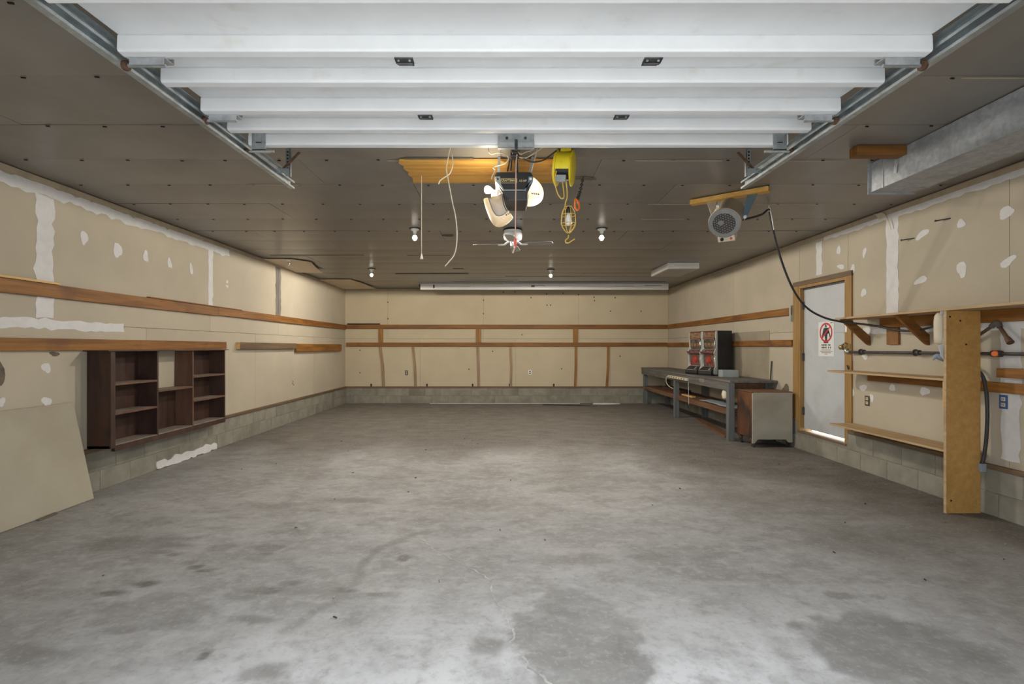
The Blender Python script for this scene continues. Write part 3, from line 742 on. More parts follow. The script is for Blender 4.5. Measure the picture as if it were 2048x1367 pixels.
for i in range(4):
    a = o3(1006+i*3.2, 390+i*2.5, OY0); b_ = o3(1013+i*3.4, 424-i*1.5, OY0)
    mid = o3(1006.5+i*3.4, 408, OY0)
    pp = spline([(a[0], OY0-.0355, a[1]), (mid[0], OY0-.0355, mid[1]), (b_[0], OY0-.0355, b_[1])], 4)
    for u, v in zip(pp, pp[1:]): lv.beam(u, v, .0055, .0025, up=(0, 1, 0))
for i in range(3):
    a = o3(1012+i*3.5, 430-i*2, OY0); lv.beam((a[0], OY0-.0355, a[1]), (a[0]+.004, OY0-.0355, a[1]-.014), .005, .0025, up=(0, 1, 0))
obj('louvre', lv, 'hole', hcov)
bc = o3(977, 377, OY0+.03)
obj('bulb_socket', MB().lathe([(.017, 0), (.017, .035), (.024, .04), (.024, .06)], (bc[0]+.015, OY0+.08, bc[1]-.005), 14, (1, .35, -.1)), 'cream', op, smooth=True)
obj('bulb', MB().lathe([(.010, -.035), (.014, -.025), (.024, -.012), (.029, .006), (.027, .018), (.016, .028), (.002, .031)], (bc[0]-.002, OY0+.06, bc[1]), 18, (-.95, -.3, .05)), 'bulb_hot', op, smooth=True)
obj('bulb', MB().lathe([(.010, -.035), (.014, -.025), (.024, -.012), (.029, .006), (.027, .018), (.016, .028), (.002, .031)], (.262, OY0+.15, 2.675), 18, (1, 0, 0)), 'bulb_soft', op, smooth=True)
obj('lamp_bracket', bx(bc[0]+.02, bc[0]+.07, OY0+.06, OY0+.14, bc[1]-.05, bc[1]+.0), 'cream', op, bevel=.003)
# rail, trolley, arm
rb = MB(); rb.box(.06, .085, .72, OY0+.10, 2.895, 2.899); rb.box(.070, .075, .72, OY0+.10, 2.868, 2.895)
obj('rail', rb, 'dark_steel', op)
tb = MB(); tb.box(.035, .105, 3.42, 3.56, 2.845, 2.89); tb.box(.05, .09, 3.44, 3.52, 2.80, 2.85); tb.lathe([(.02, -.03), (.02, .03)], (.07, 3.5, 2.80), 12, (1, 0, 0))
obj('trolley', tb, 'black', op, bevel=.003)
ab = MB(); ab.beam((.073, 3.225, 2.775), (.073, 3.47, 2.84), .018, .03); ab.box(.064, .084, 3.215, 3.24, 2.735, 2.80)
obj('door_arm', ab, 'dark_steel', op)
cb = MB(); cb.tube([(.045, OY0+.06, 2.80), (.05, OY0-.02, 2.84), (.055, 3.55, 2.87)], .006); cb.tube([(.020, OY0+.05, 2.79), (.035, OY0-.02, 2.84), (.05, 3.55, 2.865)], .006); cb.tube([(.095, OY0+.05, 2.78), (.09, OY0-.02, 2.83), (.085, 3.56, 2.86)], .010)
obj('drive_chain', cb, 'dark_steel', op)
for xa_, xb_ in ((-.045, -.05), (.22, .195)):
    obj('hanger_strap', MB().beam((xa_, OY0+.15, ZC+.004), (xb_, OY0+.14, 2.79), .022, .003, up=(0, 1, 0)), 'galv', op)

def wire(name, pts, r, m_, label, cat='wire', group=None, n=8):
    return tag(obj(name, MB().tube(spline(pts, n), r, 6), m_, smooth=True), label, cat, group)
def P3(lst): return [((px-1010)*y/980, y, 1.436+(694-py)*y/980) for px, py, y in lst]
wire('bell_wire', P3([(976, 294, 3.68), (978, 304, 3.68), (984, 308, 3.70), (996, 305, 3.66), (1010, 308, 3.62), (1017, 316, 3.6), (1012, 325, 3.62), (1000, 330, 3.66), (991, 332, 3.68), (986, 335, 3.68), (990, 340, 3.68), (987, 347, 3.67), (984, 353, 3.67), (983, 358, 3.68)]), .0045, 'cream_wire', 'cream wire twisting from trolley down to the unclipped light cover')
wire('bell_wire', P3([(1036, 313, 3.5), (1050, 316, 3.55), (1066, 308, 3.58), (1082, 297, 3.60), (1094, 291, 3.62), (1112, 292, 3.63)]), .004, 'cream_wire', 'cream wire running from the opener trolley towards the yellow reel')
wire('bell_wire', P3([(1034, 302, 3.5), (1042, 308, 3.52), (1052, 304, 3.54), (1062, 301, 3.56), (1068, 296, 3.60)]), .0035, 'cream_wire', 'short cream wire looping just behind the galvanized door bracket')
wire('bell_wire', P3([(1075, 296, 3.70), (1071, 312, 3.70), (1067, 327, 3.70), (1063, 343, 3.72)]), .003, 'cream_wire', 'thin cream wire dropping to the right light cover of the opener')
wire('supply_cable', P3([(1038, 312, 3.52), (1050, 319, 3.55), (1065, 324, 3.58), (1085, 321, 3.62), (1100, 311, 3.64), (1113, 301, 3.66)]), .006, 'rubber', 'black power cord sagging between opener trolley and yellow reel', 'cable')
# emergency release
rl_ = thing('release_rope', (.073, 3.49, 2.10), 'pinkish release rope with red handle hanging before the ceiling fan', 'rope')
obj('rope', MB().tube(spline([(.085, 3.47, 2.80), (.078, 3.465, 2.72), (.076, 3.46, 2.5), (.073, 3.46, 2.20)], 6), .0042, 6), 'rope', rl_, smooth=True)
obj('handle', MB().lathe([(.006, 0), (.009, -.012), (.011, -.03), (.008, -.055), (.005, -.06)], (.073, 3.46, 2.205), 10), 'red', rl_, smooth=True)
obj('knot', MB().tube(spline([(.073, 3.46, 2.15), (.066, 3.46, 2.13), (.058, 3.46, 2.112), (.055, 3.46, 2.10)], 4), [.005]*9+[.007]*3+[.008], 6), 'rope', rl_, smooth=True)
# loose wires left of the opener
wire('loose_wire', P3([(902, 280, 3.62), (901, 292, 3.62), (897, 312, 3.62), (893, 335, 3.62), (895, 352, 3.62), (900, 378, 3.62), (905, 405, 3.62), (911, 432, 3.62), (914, 462, 3.62), (913, 490, 3.62), (908, 510, 3.62), (898, 523, 3.62), (890, 532, 3.62)]), .0045, 'cream_wire', 'long cream wire dangling from the ceiling left of the opener')
wire('loose_wire', P3([(899, 280, 3.66), (901, 293, 3.66), (905, 315, 3.66), (905, 332, 3.66), (899, 347, 3.66), (888, 355, 3.66), (880, 361, 3.66), (877, 368, 3.66)]), .0045, 'cream_wire', 'shorter looped cream wire dangling left of the opener')
pc = thing('light_pull_string', (-.72, 4.24, 2.19), 'thin straight pull cord with white knob hanging from the plywood', 'pull cord')
obj('cord', MB().tube([(-.722, 4.24, ZC-.01), (-.722, 4.24, 2.23)], .003, 6), 'cream_wire', pc)
obj('knob', MB().lathe([(.004, .045), (.008, .03), (.013, .008), (.015, 0), (.010, -.003)], (-.722, 4.24, 2.20), 12), 'white_plastic', pc, smooth=True)

# plywood on the ceiling
pw = thing('plywood_patch', (-.15, 4.17, 2.9), 'orange plywood board screwed to the ceiling behind the opener', 'board')
py_ = [(-.845, 3.91), (-.86, 3.96), (-.83, 4.02), (-.845, 4.08), (-.82, 4.16), (-.835, 4.22), (-.81, 4.30), (-.83, 4.43), (.46, 4.43), (.46, 3.90)]
obj('board', MB().prism(py_, lambda u, v, t: (u, v, t), ZC-.016, ZC+.001), 'plywood', pw)
obj('shadow_gap_strip', bx(-.80, -.25, 3.885, 3.902, ZC-.006, ZC+.004), 'soot', pw)
obj('torn_edge', MB().prism([(-.5, 4.43), (-.45, 4.455), (-.2, 4.44), (-.1, 4.46), (0, 4.44), (.3, 4.45), (.46, 4.44), (.46, 4.43)], lambda u, v, t: (u, v, t), ZC-.010, ZC+.002), 'cream', pw)

# ------------------------------------------------------------------ yellow cord reel
rc = Vector((.455, 3.74, 2.80))
re_ = thing('cord_reel', (.455, 3.74, 2.66), 'yellow retractable cord reel mounted under the ceiling right of the opener', 'cord reel')
RM = Matrix.Translation(rc) @ Matrix.Rotation(R(-16), 4, 'Z') @ Matrix.Rotation(R(6), 4, 'Y')
def reel(mb): return mb.xf(RM)
ax = (1, 0, 0)
obj('flange', reel(MB().lathe([(.02, -.070), (.120, -.072), (.132, -.066), (.132, -.055), (.115, -.050)], (0, 0, 0), 32, ax)), 'yellow', re_, smooth=True)
obj('flange', reel(MB().lathe([(.115, .050), (.128, .054), (.130, .062), (.118, .068), (.02, .066)], (0, 0, 0), 32, ax)), 'yellow', re_, smooth=True)
# drum cover spans the front and top, open at the bottom
dv = []; fsx = []; nn = 15
for i in range(nn):
    a = R(-20+225*i/(nn-1))     # angle measured from -y over the top
    for xx in (-.056, .056):
        for rr in (.118, .112): dv.append((xx, -math.cos(a)*rr, math.sin(a)*rr))
for i in range(nn-1):
    o_ = 4*i; fsx += [(o_, o_+2, o_+6, o_+4), (o_+1, o_+5, o_+7, o_+3), (o_, o_+4, o_+5, o_+1), (o_+2, o_+3, o_+7, o_+6)]
fsx += [(0, 1, 3, 2), (4*nn-4, 4*nn-2, 4*nn-1, 4*nn-3)]
obj('drum_cover', reel(MB().add(dv, fsx)), 'yellow', re_, smooth=True)
obj('spool', reel(MB().lathe([(.085, -.05), (.085, .05)], (0, 0, 0), 20, ax)), 'black', re_, smooth=True)
obj('guide', reel(MB().box(-.045, .03, -.085, -.055, -.125, -.075)), 'grey_box', re_, bevel=.004)
obj('hub_cap', reel(MB().lathe([(.04, -.09), (.05, -.085), (.05, -.07)], (0, -.0, -.02), 18, ax)), 'cream', re_, smooth=True)
obj('mount', bx(.42, .50, 3.70, 3.78, 2.915, ZC+.004), 'yellow', re_, bevel=.003)
wire('reel_cord', P3([(1113, 342, 3.66), (1110, 355, 3.66), (1111, 372, 3.66), (1116, 388, 3.66), (1123, 397, 3.66), (1128, 393, 3.66), (1127, 380, 3.67), (1125, 364, 3.68)]), .0048, 'yellow_wire', 'yellow cord hanging in a loop from the yellow reel', 'cord')

# trouble light
tl = thing('trouble_light', (.482, 3.72, 2.22), 'caged yellow work light with hook hanging below the reel', 'work light')
tx, ty = .482, 3.72
obj('cord', MB().tube(spline(P3([(1132, 362, 3.70), (1134, 380, 3.71), (1134, 395, 3.72), (1131, 405, 3.72), (1130, 417, 3.72), (1134, 424, 3.72)]), 6), .0048, 6), 'yellow_wire', tl, smooth=True)
obj('socket', MB().lathe([(.012, .03), (.022, .02), (.024, -.02), (.020, -.03)], (tx, ty, 2.475), 14), 'black', tl, smooth=True)
obj('bulb', MB().lathe([(.013, .045), (.015, .03), (.022, .01), (.028, -.015), (.026, -.03), (.014, -.042), (.002, -.046)], (tx, ty, 2.405), 16), 'bulb_off', tl, smooth=True)
def ring(c, r, t, n=24):
    return MB().tube([(c[0]+r*math.cos(2*math.pi*i/n), c[1]+r*math.sin(2*math.pi*i/n), c[2]) for i in range(n+1)], t, 6, False)
for zz, rr in ((2.500, .026), (2.438, .055), (2.372, .057), (2.305, .016)): obj('cage_ring', ring((tx, ty, zz), rr, .003), 'yellow_wire', tl, smooth=True)
for i in range(8):
    a = R(45*i+12)
    pts = [(tx+rr*math.cos(a), ty+rr*math.sin(a), zz) for rr, zz in ((.026, 2.50), (.048, 2.465), (.056, 2.42), (.057, 2.372), (.040, 2.335), (.016, 2.305))]
    obj('cage_wire', MB().tube(spline(pts, 4), .0028, 6), 'yellow_wire', tl, smooth=True)
obj('hook', MB().tube(spline(P3([(1137, 470, 3.72), (1136, 476, 3.72), (1131, 480, 3.72), (1132, 485, 3.72), (1138, 485, 3.72), (1144, 481, 3.72), (1149, 478, 3.72)]), 5), .0048, 6), 'yellow_wire', tl, smooth=True)
# chain and carabiner
ch = thing('hanging_chain', (.65, 4.2, 2.6), 'dark chain with orange clip hanging from the ceiling burn mark', 'chain')
A = Vector((.69, 4.33, ZC-.0)); B = Vector((.56, 3.86, 2.585))
nlk = 15; d = (B-A)/nlk
for i in range(nlk):
    p = A+d*(i+.5)+Vector((0, 0, -.03*math.sin(math.pi*(i+.5)/nlk))); dn = d.normalized(); s1 = dn.cross(Vector((0, 1, 0))).normalized(); s2 = dn.cross(s1)
    u = s1 if i % 2 else s2; L2 = d.length*.72; pts = []
    for q in range(13):
        a = 2*math.pi*q/12; pts.append(p+dn*(math.cos(a)*L2)+u*(math.sin(a)*.011))
    obj('link', MB().tube(pts, .0042, 5, False), 'dark_steel', ch, smooth=True)
obj('clip', MB().tube(spline([(.555, 3.85, 2.60), (.575, 3.84, 2.57), (.578, 3.82, 2.53), (.565, 3.80, 2.50), (.548, 3.80, 2.51), (.545, 3.82, 2.55), (.555, 3.85, 2.60)], 4), .0085, 8), 'orange_red', ch, smooth=True)

# ------------------------------------------------------------------ bulbs, fan, ceiling lamp box
def lamp_meshes():
    base = mesh_of('lamp_base', MB().lathe([(.052, .0), (.052, -.012), (.046, -.020), (.026, -.026), (.022, -.055), (.018, -.06)], (0, 0, 0), 20), 'white_plastic', Vector(), True)
    plate = mesh_of('ceiling_plate', MB().lathe([(.075, .002), (.078, -.002), (.05, -.006)], (0, 0, 0), 18), 'charcoal', Vector(), True)
    collar = mesh_of('bulb_collar', MB().lathe([(.013, -.055), (.014, -.070), (.022, -.090), (.031, -.112), (.0345, -.1185), (.0345, -.1215), (.0300, -.1215)], (0, 0, 0), 18), 'white_plastic', Vector(), True)  # lip shaped to keep the bulb's added glow off the ceiling
    bulb = mesh_of('bulb', MB().lathe([(.0285, -.1216), (.0275, -.127), (.024, -.138), (.016, -.148), (.002, -.152)], (0, 0, 0), 18), 'bulb_glass', Vector(), True)
    return base, plate, bulb, collar
lb, lp, lbu, lbc = lamp_meshes()
for (x, y, s_, lab) in [(-1.145, 6.22, 1, 'bare ceiling bulb in white holder, nearest the pull cord'), (1.227, 6.22, 1, 'bare ceiling bulb in white holder, right of the caged work light'),
                       (-2.565, 9.42, 1, 'bare ceiling bulb beyond the loose sheet, left of the white strip'), (.89, 9.52, 1, 'bare ceiling bulb above the middle of the back wall')]:
    t = thing('ceiling_bulb', (x, y, ZC+.004), lab, 'light bulb', 'bare bulbs on the ceiling')
    place('ceiling_plate', lp, (x, y, ZC+.004), t); place('lamp_base', lb, (x, y, ZC+.002), t); bo = place('bulb', lbu, (x, y, ZC+.002), t); place('bulb_collar', lbc, (x, y, ZC+.002), bo)
    ld = bpy.data.lights.new('bulb_fill_light', 'SPOT'); ld.energy = FILL_WATTS; ld.color = (1.0, .92, .80); ld.spot_size = R(180); ld.spot_blend = .02; ld.shadow_soft_size = .08  # fill added to brighten the room; the bulb itself is unlit
    lo_ = bpy.data.objects.new('bulb_fill_light', ld); C.objects.link(lo_); lo_.parent = t; lo_.location = (0, 0, -.085)
t = thing('dangling_lamp_holder', (-3.66, 8.36, ZC-.1), 'small empty lamp holder dangling over the larger pale sheet', 'lamp holder')
obj('plate', MB().lathe([(.03, .0), (.03, -.02), (.01, -.025)], (-3.70, 8.36, ZC-.012), 14), 'white_plastic', t, smooth=True)
obj('wire', MB().tube([(-3.70, 8.36, ZC-.03), (-3.685, 8.355, ZC-.055), (-3.675, 8.35, ZC-.075)], .004, 6), 'dark_steel', t)
obj('socket', MB().lathe([(.010, 0), (.014, -.02), (.012, -.045)], (-3.672, 8.35, ZC-.07), 10, (.3, 0, 1)), 'chrome', t, smooth=True)

fx, fy = .10, 6.28
fn = thing('ceiling_fan', (fx, fy, 2.72), 'white ceiling fan mounted flush to the ceiling behind the opener', 'ceiling fan')
obj('gasket', MB().lathe([(.118, .006), (.122, .0), (.122, -.010), (.112, -.012)], (fx, fy, ZC+.001), 32), 'black', fn, smooth=True)
obj('motor_housing', MB().lathe([(.114, -.008), (.112, -.030), (.112, -.034), (.117, -.038), (.121, -.060), (.121, -.090), (.112, -.118), (.085, -.135), (.060, -.140), (.06, -.150), (.01, -.152)], (fx, fy, ZC), 32), 'fan_white', fn, smooth=True)
obj('switch_cup', MB().lathe([(.035, -.150), (.036, -.19), (.030, -.205), (.004, -.207)], (fx, fy, ZC), 18), 'fan_white', fn, smooth=True)
for i in range(4):
    a = R(-6+90*i); ca, sa = math.cos(a), math.sin(a)
    def pl(r_, s_, z_): return (fx+ca*r_-sa*s_, fy+sa*r_+ca*s_, z_)
    bi = obj('blade', MB().prism([(.16, -.035), (.20, -.05), (.46, -.062), (.50, -.05), (.515, 0), (.50, .05), (.46, .062), (.20, .05), (.16, .035)], lambda u, v, t: pl(u, v, 2.756+t-.16*v), 0, .006), 'blade', fn, bevel=.002)
    obj('blade_iron', MB().tube(spline([pl(.05, 0, 2.79), pl(.085, 0, 2.77), pl(.11, 0, 2.752), (pl(.19, 0, 2.752))], 4), [.013]*8+[.011]*5, 8), 'fan_white', bi, smooth=True)

lx = thing('ceiling_light_box', (3.17, 9.2, 2.83), 'white rectangular ceiling light box near the right wall', 'ceiling light')
obj('housing', bx(2.89, 3.45, 8.70, 9.70, 2.835, ZC+.003), 'white_plastic', lx, bevel=.004)
obj('diffuser', bx(2.915, 3.425, 8.73, 9.67, 2.829, 2.837), 'lamp_diffuser', lx, bevel=.002)

st = thing('ceiling_strip', (.92, 11.6, 2.79), 'long white strip fixture under the ceiling by the back wall', 'light fixture')
obj('channel', bx(-2.0, 3.86, 11.57, 11.66, 2.797, ZC+.003), 'white_plastic', st, bevel=.003)
obj('end_cap', bx(-2.035, -2.0, 11.585, 11.645, 2.86, 2.925), 'dark_steel', st, bevel=.003)
mk = MB()
for (a, b_, c_, d_) in [(-1.70, -1.66, 2.83, 2.91), (-1.50, -.8, 2.866, 2.869), (-.4, .35, 2.868, 2.870), (.62, .70, 2.855, 2.90), (.70, .95, 2.880, 2.888), (2.6, 3.05, 2.872, 2.876), (3.30, 3.70, 2.885, 2.896)]: mk.box(a, b_, 11.567, 11.572, c_, d_)
tag(obj('mark', mk, 'soot', st), kind='stuff')
obj('pale_backing', bx(-1.05, -.05, 11.50, 11.53, ZC-.02, ZC+.003), 'cream', st)

# ------------------------------------------------------------------ heater on its block
ht = thing('fan_heater', (2.1, 4.75, 2.45), 'tan cylindrical shop heater hung from a yellow wood block', 'heater')
bk0, bk1 = Vector((1.905, 5.02, 2.912)), Vector((2.47, 4.58, 2.912))
obj('mounting_block', MB().beam(bk0, bk1, .089, .046), 'pine_x', ht, bevel=.004)
f0 = Vector((2.035, 4.55, 2.585)); f1 = Vector((2.190, 4.76, 2.762)); axv = (f1-f0)
obj('drum', MB().lathe([(.01, .022), (.114, .022), (.116, -.004), (.140, .0), (.143, .012), (.136, .02), (.132, .30), (.118, .315), (.03, .318)], f0, 36, axv), 'heater_tan', ht, smooth=True)
an = axv.normalized(); ua = an.cross(Vector((0, 0, 1))).normalized(); va = ua.cross(an)
g = MB().lathe([(.100, .004), (.100, -.008), (.139, -.006), (.139, .004), (.100, .004)], f0, 36, axv)
g.f = g.f[:-2]
gr = obj('grille_rim', g, 'heater_grille', ht, smooth=True)
obj('core', MB().lathe([(.108, .01), (.108, .014)], f0, 30, axv), 'heater_core', gr)
cell = MB(); rr = .1015
for i in range(-5, 6):
    for s_, t_ in ((ua, va), ((ua*.5+va*.866), (va*.5-ua*.866)), ((ua*.5-va*.866), (va*.5+ua*.866))):
        o_ = i*.0205; h_ = math.sqrt(max(0, rr*rr-o_*o_))
        if h_ > .01:
            a = f0-an*.004; cell.beam(a+s_*o_-t_*h_, a+s_*o_+t_*h_, .0028, .0028, up=an)
tag(obj('grille_mesh', cell, 'heater_grille', gr), kind='stuff')
obj('grille_hub', MB().lathe([(.022, -.008), (.026, -.004), (.026, .002)], f0+ua*-.028+va*.01, 18, axv), 'heater_grille', gr)
cbx = f0-va*.155+an*.03
M4 = Matrix(((ua.x, an.x, va.x, cbx.x), (ua.y, an.y, va.y, cbx.y), (ua.z, an.z, va.z, cbx.z), (0, 0, 0, 1)))
cbo = obj('control_box', MB().box(-.075, .075, -.03, .08, -.028, .03).xf(M4), 'cream', ht, bevel=.004)
obj('dial', MB().lathe([(.017, 0), (.015, .010)], M4 @ Vector((-.038, -.03, 0)), 14, -an), 'black', cbo)
obj('indicator', MB().lathe([(.012, 0), (.010, .008)], M4 @ Vector((.042, -.03, .0)), 12, -an), 'red', cbo)
for sg, m_, bp_ in ((-1, 'heater_tan', bk0.lerp(bk1, .28)), (1, 'blue_steel', bk0.lerp(bk1, .80))):
    e = (f0+f1)/2+ua*(.142*sg); wdir = an
    top = bp_+Vector((0, 0, -.022)); w0 = .045
    dirb = (bk1-bk0).normalized(); fac = Vector((0, 0, 1)).cross(dirb).normalized()
    wq = (dirb*.85+fac*.35).normalized()
    poly = [top-wq*w0, top+wq*w0, e+wq*.032*sg-va*.01, e-va*.06, e-wq*.012*sg-va*.02]
    nrm = (fac*.85-dirb*.35); off = nrm*.003
    mb = MB().add([p-off for p in poly]+[p+off for p in poly], [tuple(range(5)), tuple(range(5, 10))[::-1]]+[(i, (i+1) % 5, 5+(i+1) % 5, 5+i) for i in range(5)])
    obj('bracket_arm', mb, m_, ht)
    obj('knob', MB().lathe([(.016, 0), (.016, .02), (.006, .026)], e-wdir*.01-va*.02, 12, ua*sg), 'white_plastic', ht, smooth=True)
obj('hook_tab', MB().box(-.07, -.045, .06, .16, .128, .150).xf(M4 @ Matrix.Translation((0, 0, .155-.0))), 'white_plastic', ht, bevel=.003)

ey = tag(obj('eye_hook', MB().tube([(2.80, 5.20, ZC+.004), (2.80, 5.20, 2.915)], .004, 8).tube([(2.80+.017*math.cos(a), 5.20, 2.898+.017*math.sin(a)) for a in [2*math.pi*i/14 for i in range(15)]], .004, 6, False), 'white_plastic', smooth=True), 'white screw eye in the ceiling carrying the heater cable', 'hook')
cab = thing('heater_cable', (3.6, 5.0, 1.5), 'heavy black cable looping from the heater over the shelf to the floor plug', 'cable')
path = [(2.26, 4.72, 2.66), (2.45, 4.86, 2.72), (2.64, 5.03, 2.80), (2.80, 5.20, 2.893), (2.86, 5.27, 2.80), (3.02, 5.40, 2.47), (3.23, 5.52, 2.12), (3.45, 5.62, 1.90), (3.66, 5.63, 1.78), (3.86, 5.60, 1.725), (3.98, 5.50, 1.70)]
obj('cable', MB().tube(spline(path, 8), .0115, 8), 'rubber', cab, smooth=True)
path2 = [(3.98, 5.50, 1.70), (4.05, 5.30, 1.66), (4.08, 5.10, 1.615), (4.09, 4.90, 1.60), (4.09, 4.75, 1.62), (4.09, 4.62, 1.64), (4.09, 4.45, 1.57), (4.09, 4.36, 1.45)]
obj('cable', MB().tube(spline(path2, 8), .0115, 8), 'rubber', cab, smooth=True)
path3 = [(4.13, 4.34, 1.26), (4.135, 4.285, 1.235), (4.14, 4.24, 1.17), (4.14, 4.215, 1.05), (4.14, 4.205, .85), (4.135, 4.21, .65), (4.125, 4.22, .50), (4.115, 4.23, .43)]
obj('cable', MB().tube(spline(path3, 8), .0135, 8), 'rubber', cab, smooth=True)
obj('plug', bx(4.088, 4.138, 4.205, 4.238, .365, .435), 'grey_box', cab, bevel=.006)
tag(obj('string', MB().tube(spline([(2.815, 5.20, 2.885), (2.83, 5.20, 2.82), (2.85, 5.21, 2.74), (2.87, 5.23, 2.69)], 4), .0055, 6), 'white_plastic', smooth=True), 'white string tail hanging from the ceiling screw eye', 'string')

# ------------------------------------------------------------------ duct
du = thing('air_duct', (3.17, 2.4, 2.7), 'galvanized rectangular air duct along the right ceiling corner', 'duct')
DX0, DX1, DZ, DE = 2.99, 3.35, 2.70, 4.02
obj('duct_body', bx(DX0, DX1, YF+.01, DE-.14, DZ, ZC+.003), 'galv_duct', du, bevel=.003)
obj('duct_body', bx(DX0+.002, DX1-.002, DE-.14, DE, DZ+.002, ZC+.003), 'galv_duct', du, bevel=.003)
obj('seam_band', bx(DX0-.005, DX1+.005, DE-.152, DE-.135, DZ-.005, ZC+.003), 'galv_duct', du, bevel=.002)
obj('seam_band', bx(DX0-.005, DX1+.005, 2.62, 2.64, DZ-.005, ZC+.003), 'galv_duct', du, bevel=.002)
obj('end_flange', bx(DX0-.014, DX1+.008, DE-.004, DE, DZ-.012, ZC+.003), 'galv_duct', du)
obj('strap', MB().beam((DX0-.006, 3.73, ZC-.055), (DX0-.006, 3.75, ZC-.17), .03, .004, up=(1, 0, 0)), 'galv', du)
tag(obj('wood_block', bx(2.62, DX0-.004, 3.64, 3.73, ZC-.068, ZC+.003), 'ledger_x', bevel=.004), 'short orange wood block on the ceiling beside the air duct', 'wood block')

# ------------------------------------------------------------------ ledgers
def board(name, x0, x1, y0, y1, z0, z1, m_, label, cat='board', group='wooden boards fixed along the walls', bevel=.003):
    return tag(obj(name, bx(x0, x1, y0, y1, z0, z1), m_, None, bevel), label, cat, group)
lg = thing('ledger_board', (XL+.02, 7.5, 1.88), 'long upper wooden ledger board running the whole left wall', 'board', 'wooden boards fixed along the walls')
obj('board', bx(XL, XL+.039, 2.2, 6.95, 1.882, 2.000), 'ledger_y', lg, bevel=.003)
obj('board', bx(XL, XL+.039, 6.954, YB-.04, 1.890, 2.005), 'ledger_y', lg, bevel=.003)
obj('cap_strip', bx(XL, XL+.055, 2.2, 4.46, 2.001, 2.020), 'pine_y', lg, bevel=.002)
obj('cap_strip', bx(XL, XL+.050, 5.6, 7.55, 2.001, 2.014), 'ledger_y', lg, bevel=.002)
board('ledger_board', XL, XL+.039, 2.2, 7.15, 1.405, 1.515, 'ledger_y', 'lower left-wall ledger board just above the dark bookcase')
board('ledger_board', XL, XL+.06, 7.47, 9.50, 1.408, 1.512, 'dark_trim', 'weathered grey-brown lower board with a pale cut end, left wall')
tag(obj('cut_end', bx(XL+.001, XL+.059, 7.462, 7.4695, 1.409, 1.511), 'pine_y'), 'pale yellow end piece capping the weathered lower board', 'wood end')
board('ledger_board', XL, XL+.05, 9.52, 12.15, 1.345, 1.505, 'ledger_y', 'wide short board on the left wall near the back corner')
board('ledger_board', XL+.04, XR-.04, YB-.039, YB, 1.905, 2.015, 'ledger_x', 'upper wooden ledger board across the back wall')
board('ledger_board', XL+.04, XR-.04, YB-.039, YB, 1.455, 1.555, 'ledger_x', 'lower wooden ledger board across the back wall')
board('ledger_board', XR-.039, XR, 7.09, YB-.04, 1.905, 2.010, 'ledger_y', 'upper ledger board between the back corner and side door')
board('ledger_board', XR-.039, XR, 7.09, YB-.04, 1.450, 1.545, 'ledger_y', 'lower ledger board behind the slot machines, right wall')
tag(obj('tar_strip', bx(-4.03, -3.2, YB-.05, YB-.0, 2.018, 2.045), 'black'), 'thin black strip lying on the upper back ledger, left corner', 'strip')
for i, (px, nm) in enumerate(((762, 'leftmost'), (957, 'middle'), (1150.5, 'rightmost'))):
    X = (px-1010)/78
    board('spacer_block', X-.058, X+.058, YB-.046, YB-.0395 if 0 else YB, 1.556, 1.904, 'ledger_z', 'upright wood spacer between the back ledgers, %s of three' % nm, 'wood spacer', 'spacers between the back ledgers')
for i, (p0, p1, wd, m_, nm) in enumerate(((760.5, 767.5, .07, 'old_z', 'leftmost of six'), (826, 831.5, .062, 'old_z', 'second from the left of six'), (955.5, 957.5, .055, 'old_z', 'third from the left of six'),
                                         (1020.5, 1021.5, .055, 'old_z', 'third from the right of six'), (1151.5, 1150, .06, 'ledger_z', 'second from the right of six'), (1216, 1213, .055, 'ledger_z', 'rightmost of six'))):
    xa, xb = (p0-1010)/78, (p1-1010)/78; xm = (xa+xb)/2+random.uniform(.0, .025)
    mb = MB()
    pts = [(xa, 1.454), (xm, .95), (xb, .437)]
    for (u0, z0), (u1, z1) in zip(pts, pts[1:]):
        mb.add([(u0-wd/2, YB, z0), (u0+wd/2, YB, z0), (u0+wd/2, YB-.03, z0), (u0-wd/2, YB-.03, z0), (u1-wd/2, YB, z1), (u1+wd/2, YB, z1), (u1+wd/2, YB-.03, z1), (u1-wd/2, YB-.03, z1)],
               [(0, 1, 2, 3), (7, 6, 5, 4), (0, 4, 5, 1), (1, 5, 6, 2), (2, 6, 7, 3), (3, 7, 4, 0)])
    tag(obj('batten', mb, m_), 'narrow vertical batten under the back ledger, %s' % nm, 'batten', 'battens on the back wall')

# outlets on the walls
def outlet(name, ctr, axis, sgn, mp, mr, label, s_=1.0):
    t = thing(name, ctr, label, 'outlet', 'wall outlets')
    def bb(u0, u1, z0, z1, d0, d1):
        if axis == 'x': return bx(*sorted((ctr[0]+sgn*d0, ctr[0]+sgn*d1)), ctr[1]+u0*s_, ctr[1]+u1*s_, ctr[2]+z0*s_, ctr[2]+z1*s_)
        return bx(ctr[0]+u0*s_, ctr[0]+u1*s_, *sorted((ctr[1]+sgn*d0, ctr[1]+sgn*d1)), ctr[2]+z0*s_, ctr[2]+z1*s_)
    obj('plate', bb(-.036, .036, -.058, .058, 0, .006), mp, t, bevel=.002)
    for zc in (-.024, .024):
        r_ = obj('receptacle', bb(-.018, .018, zc-.016, zc+.016, .006, .009), mr, t, bevel=.003)
        for u in (-.007, .007): obj('slot', bb(u-.002, u+.002, zc-.006, zc+.008, .009, .0095), 'hole', r_)
outlet('wall_outlet', ((813-1010)/78, YB, 1.436-51/78), 'y', -1, 'black', 'cream', 'black outlet on the back wall between the two leftmost battens')
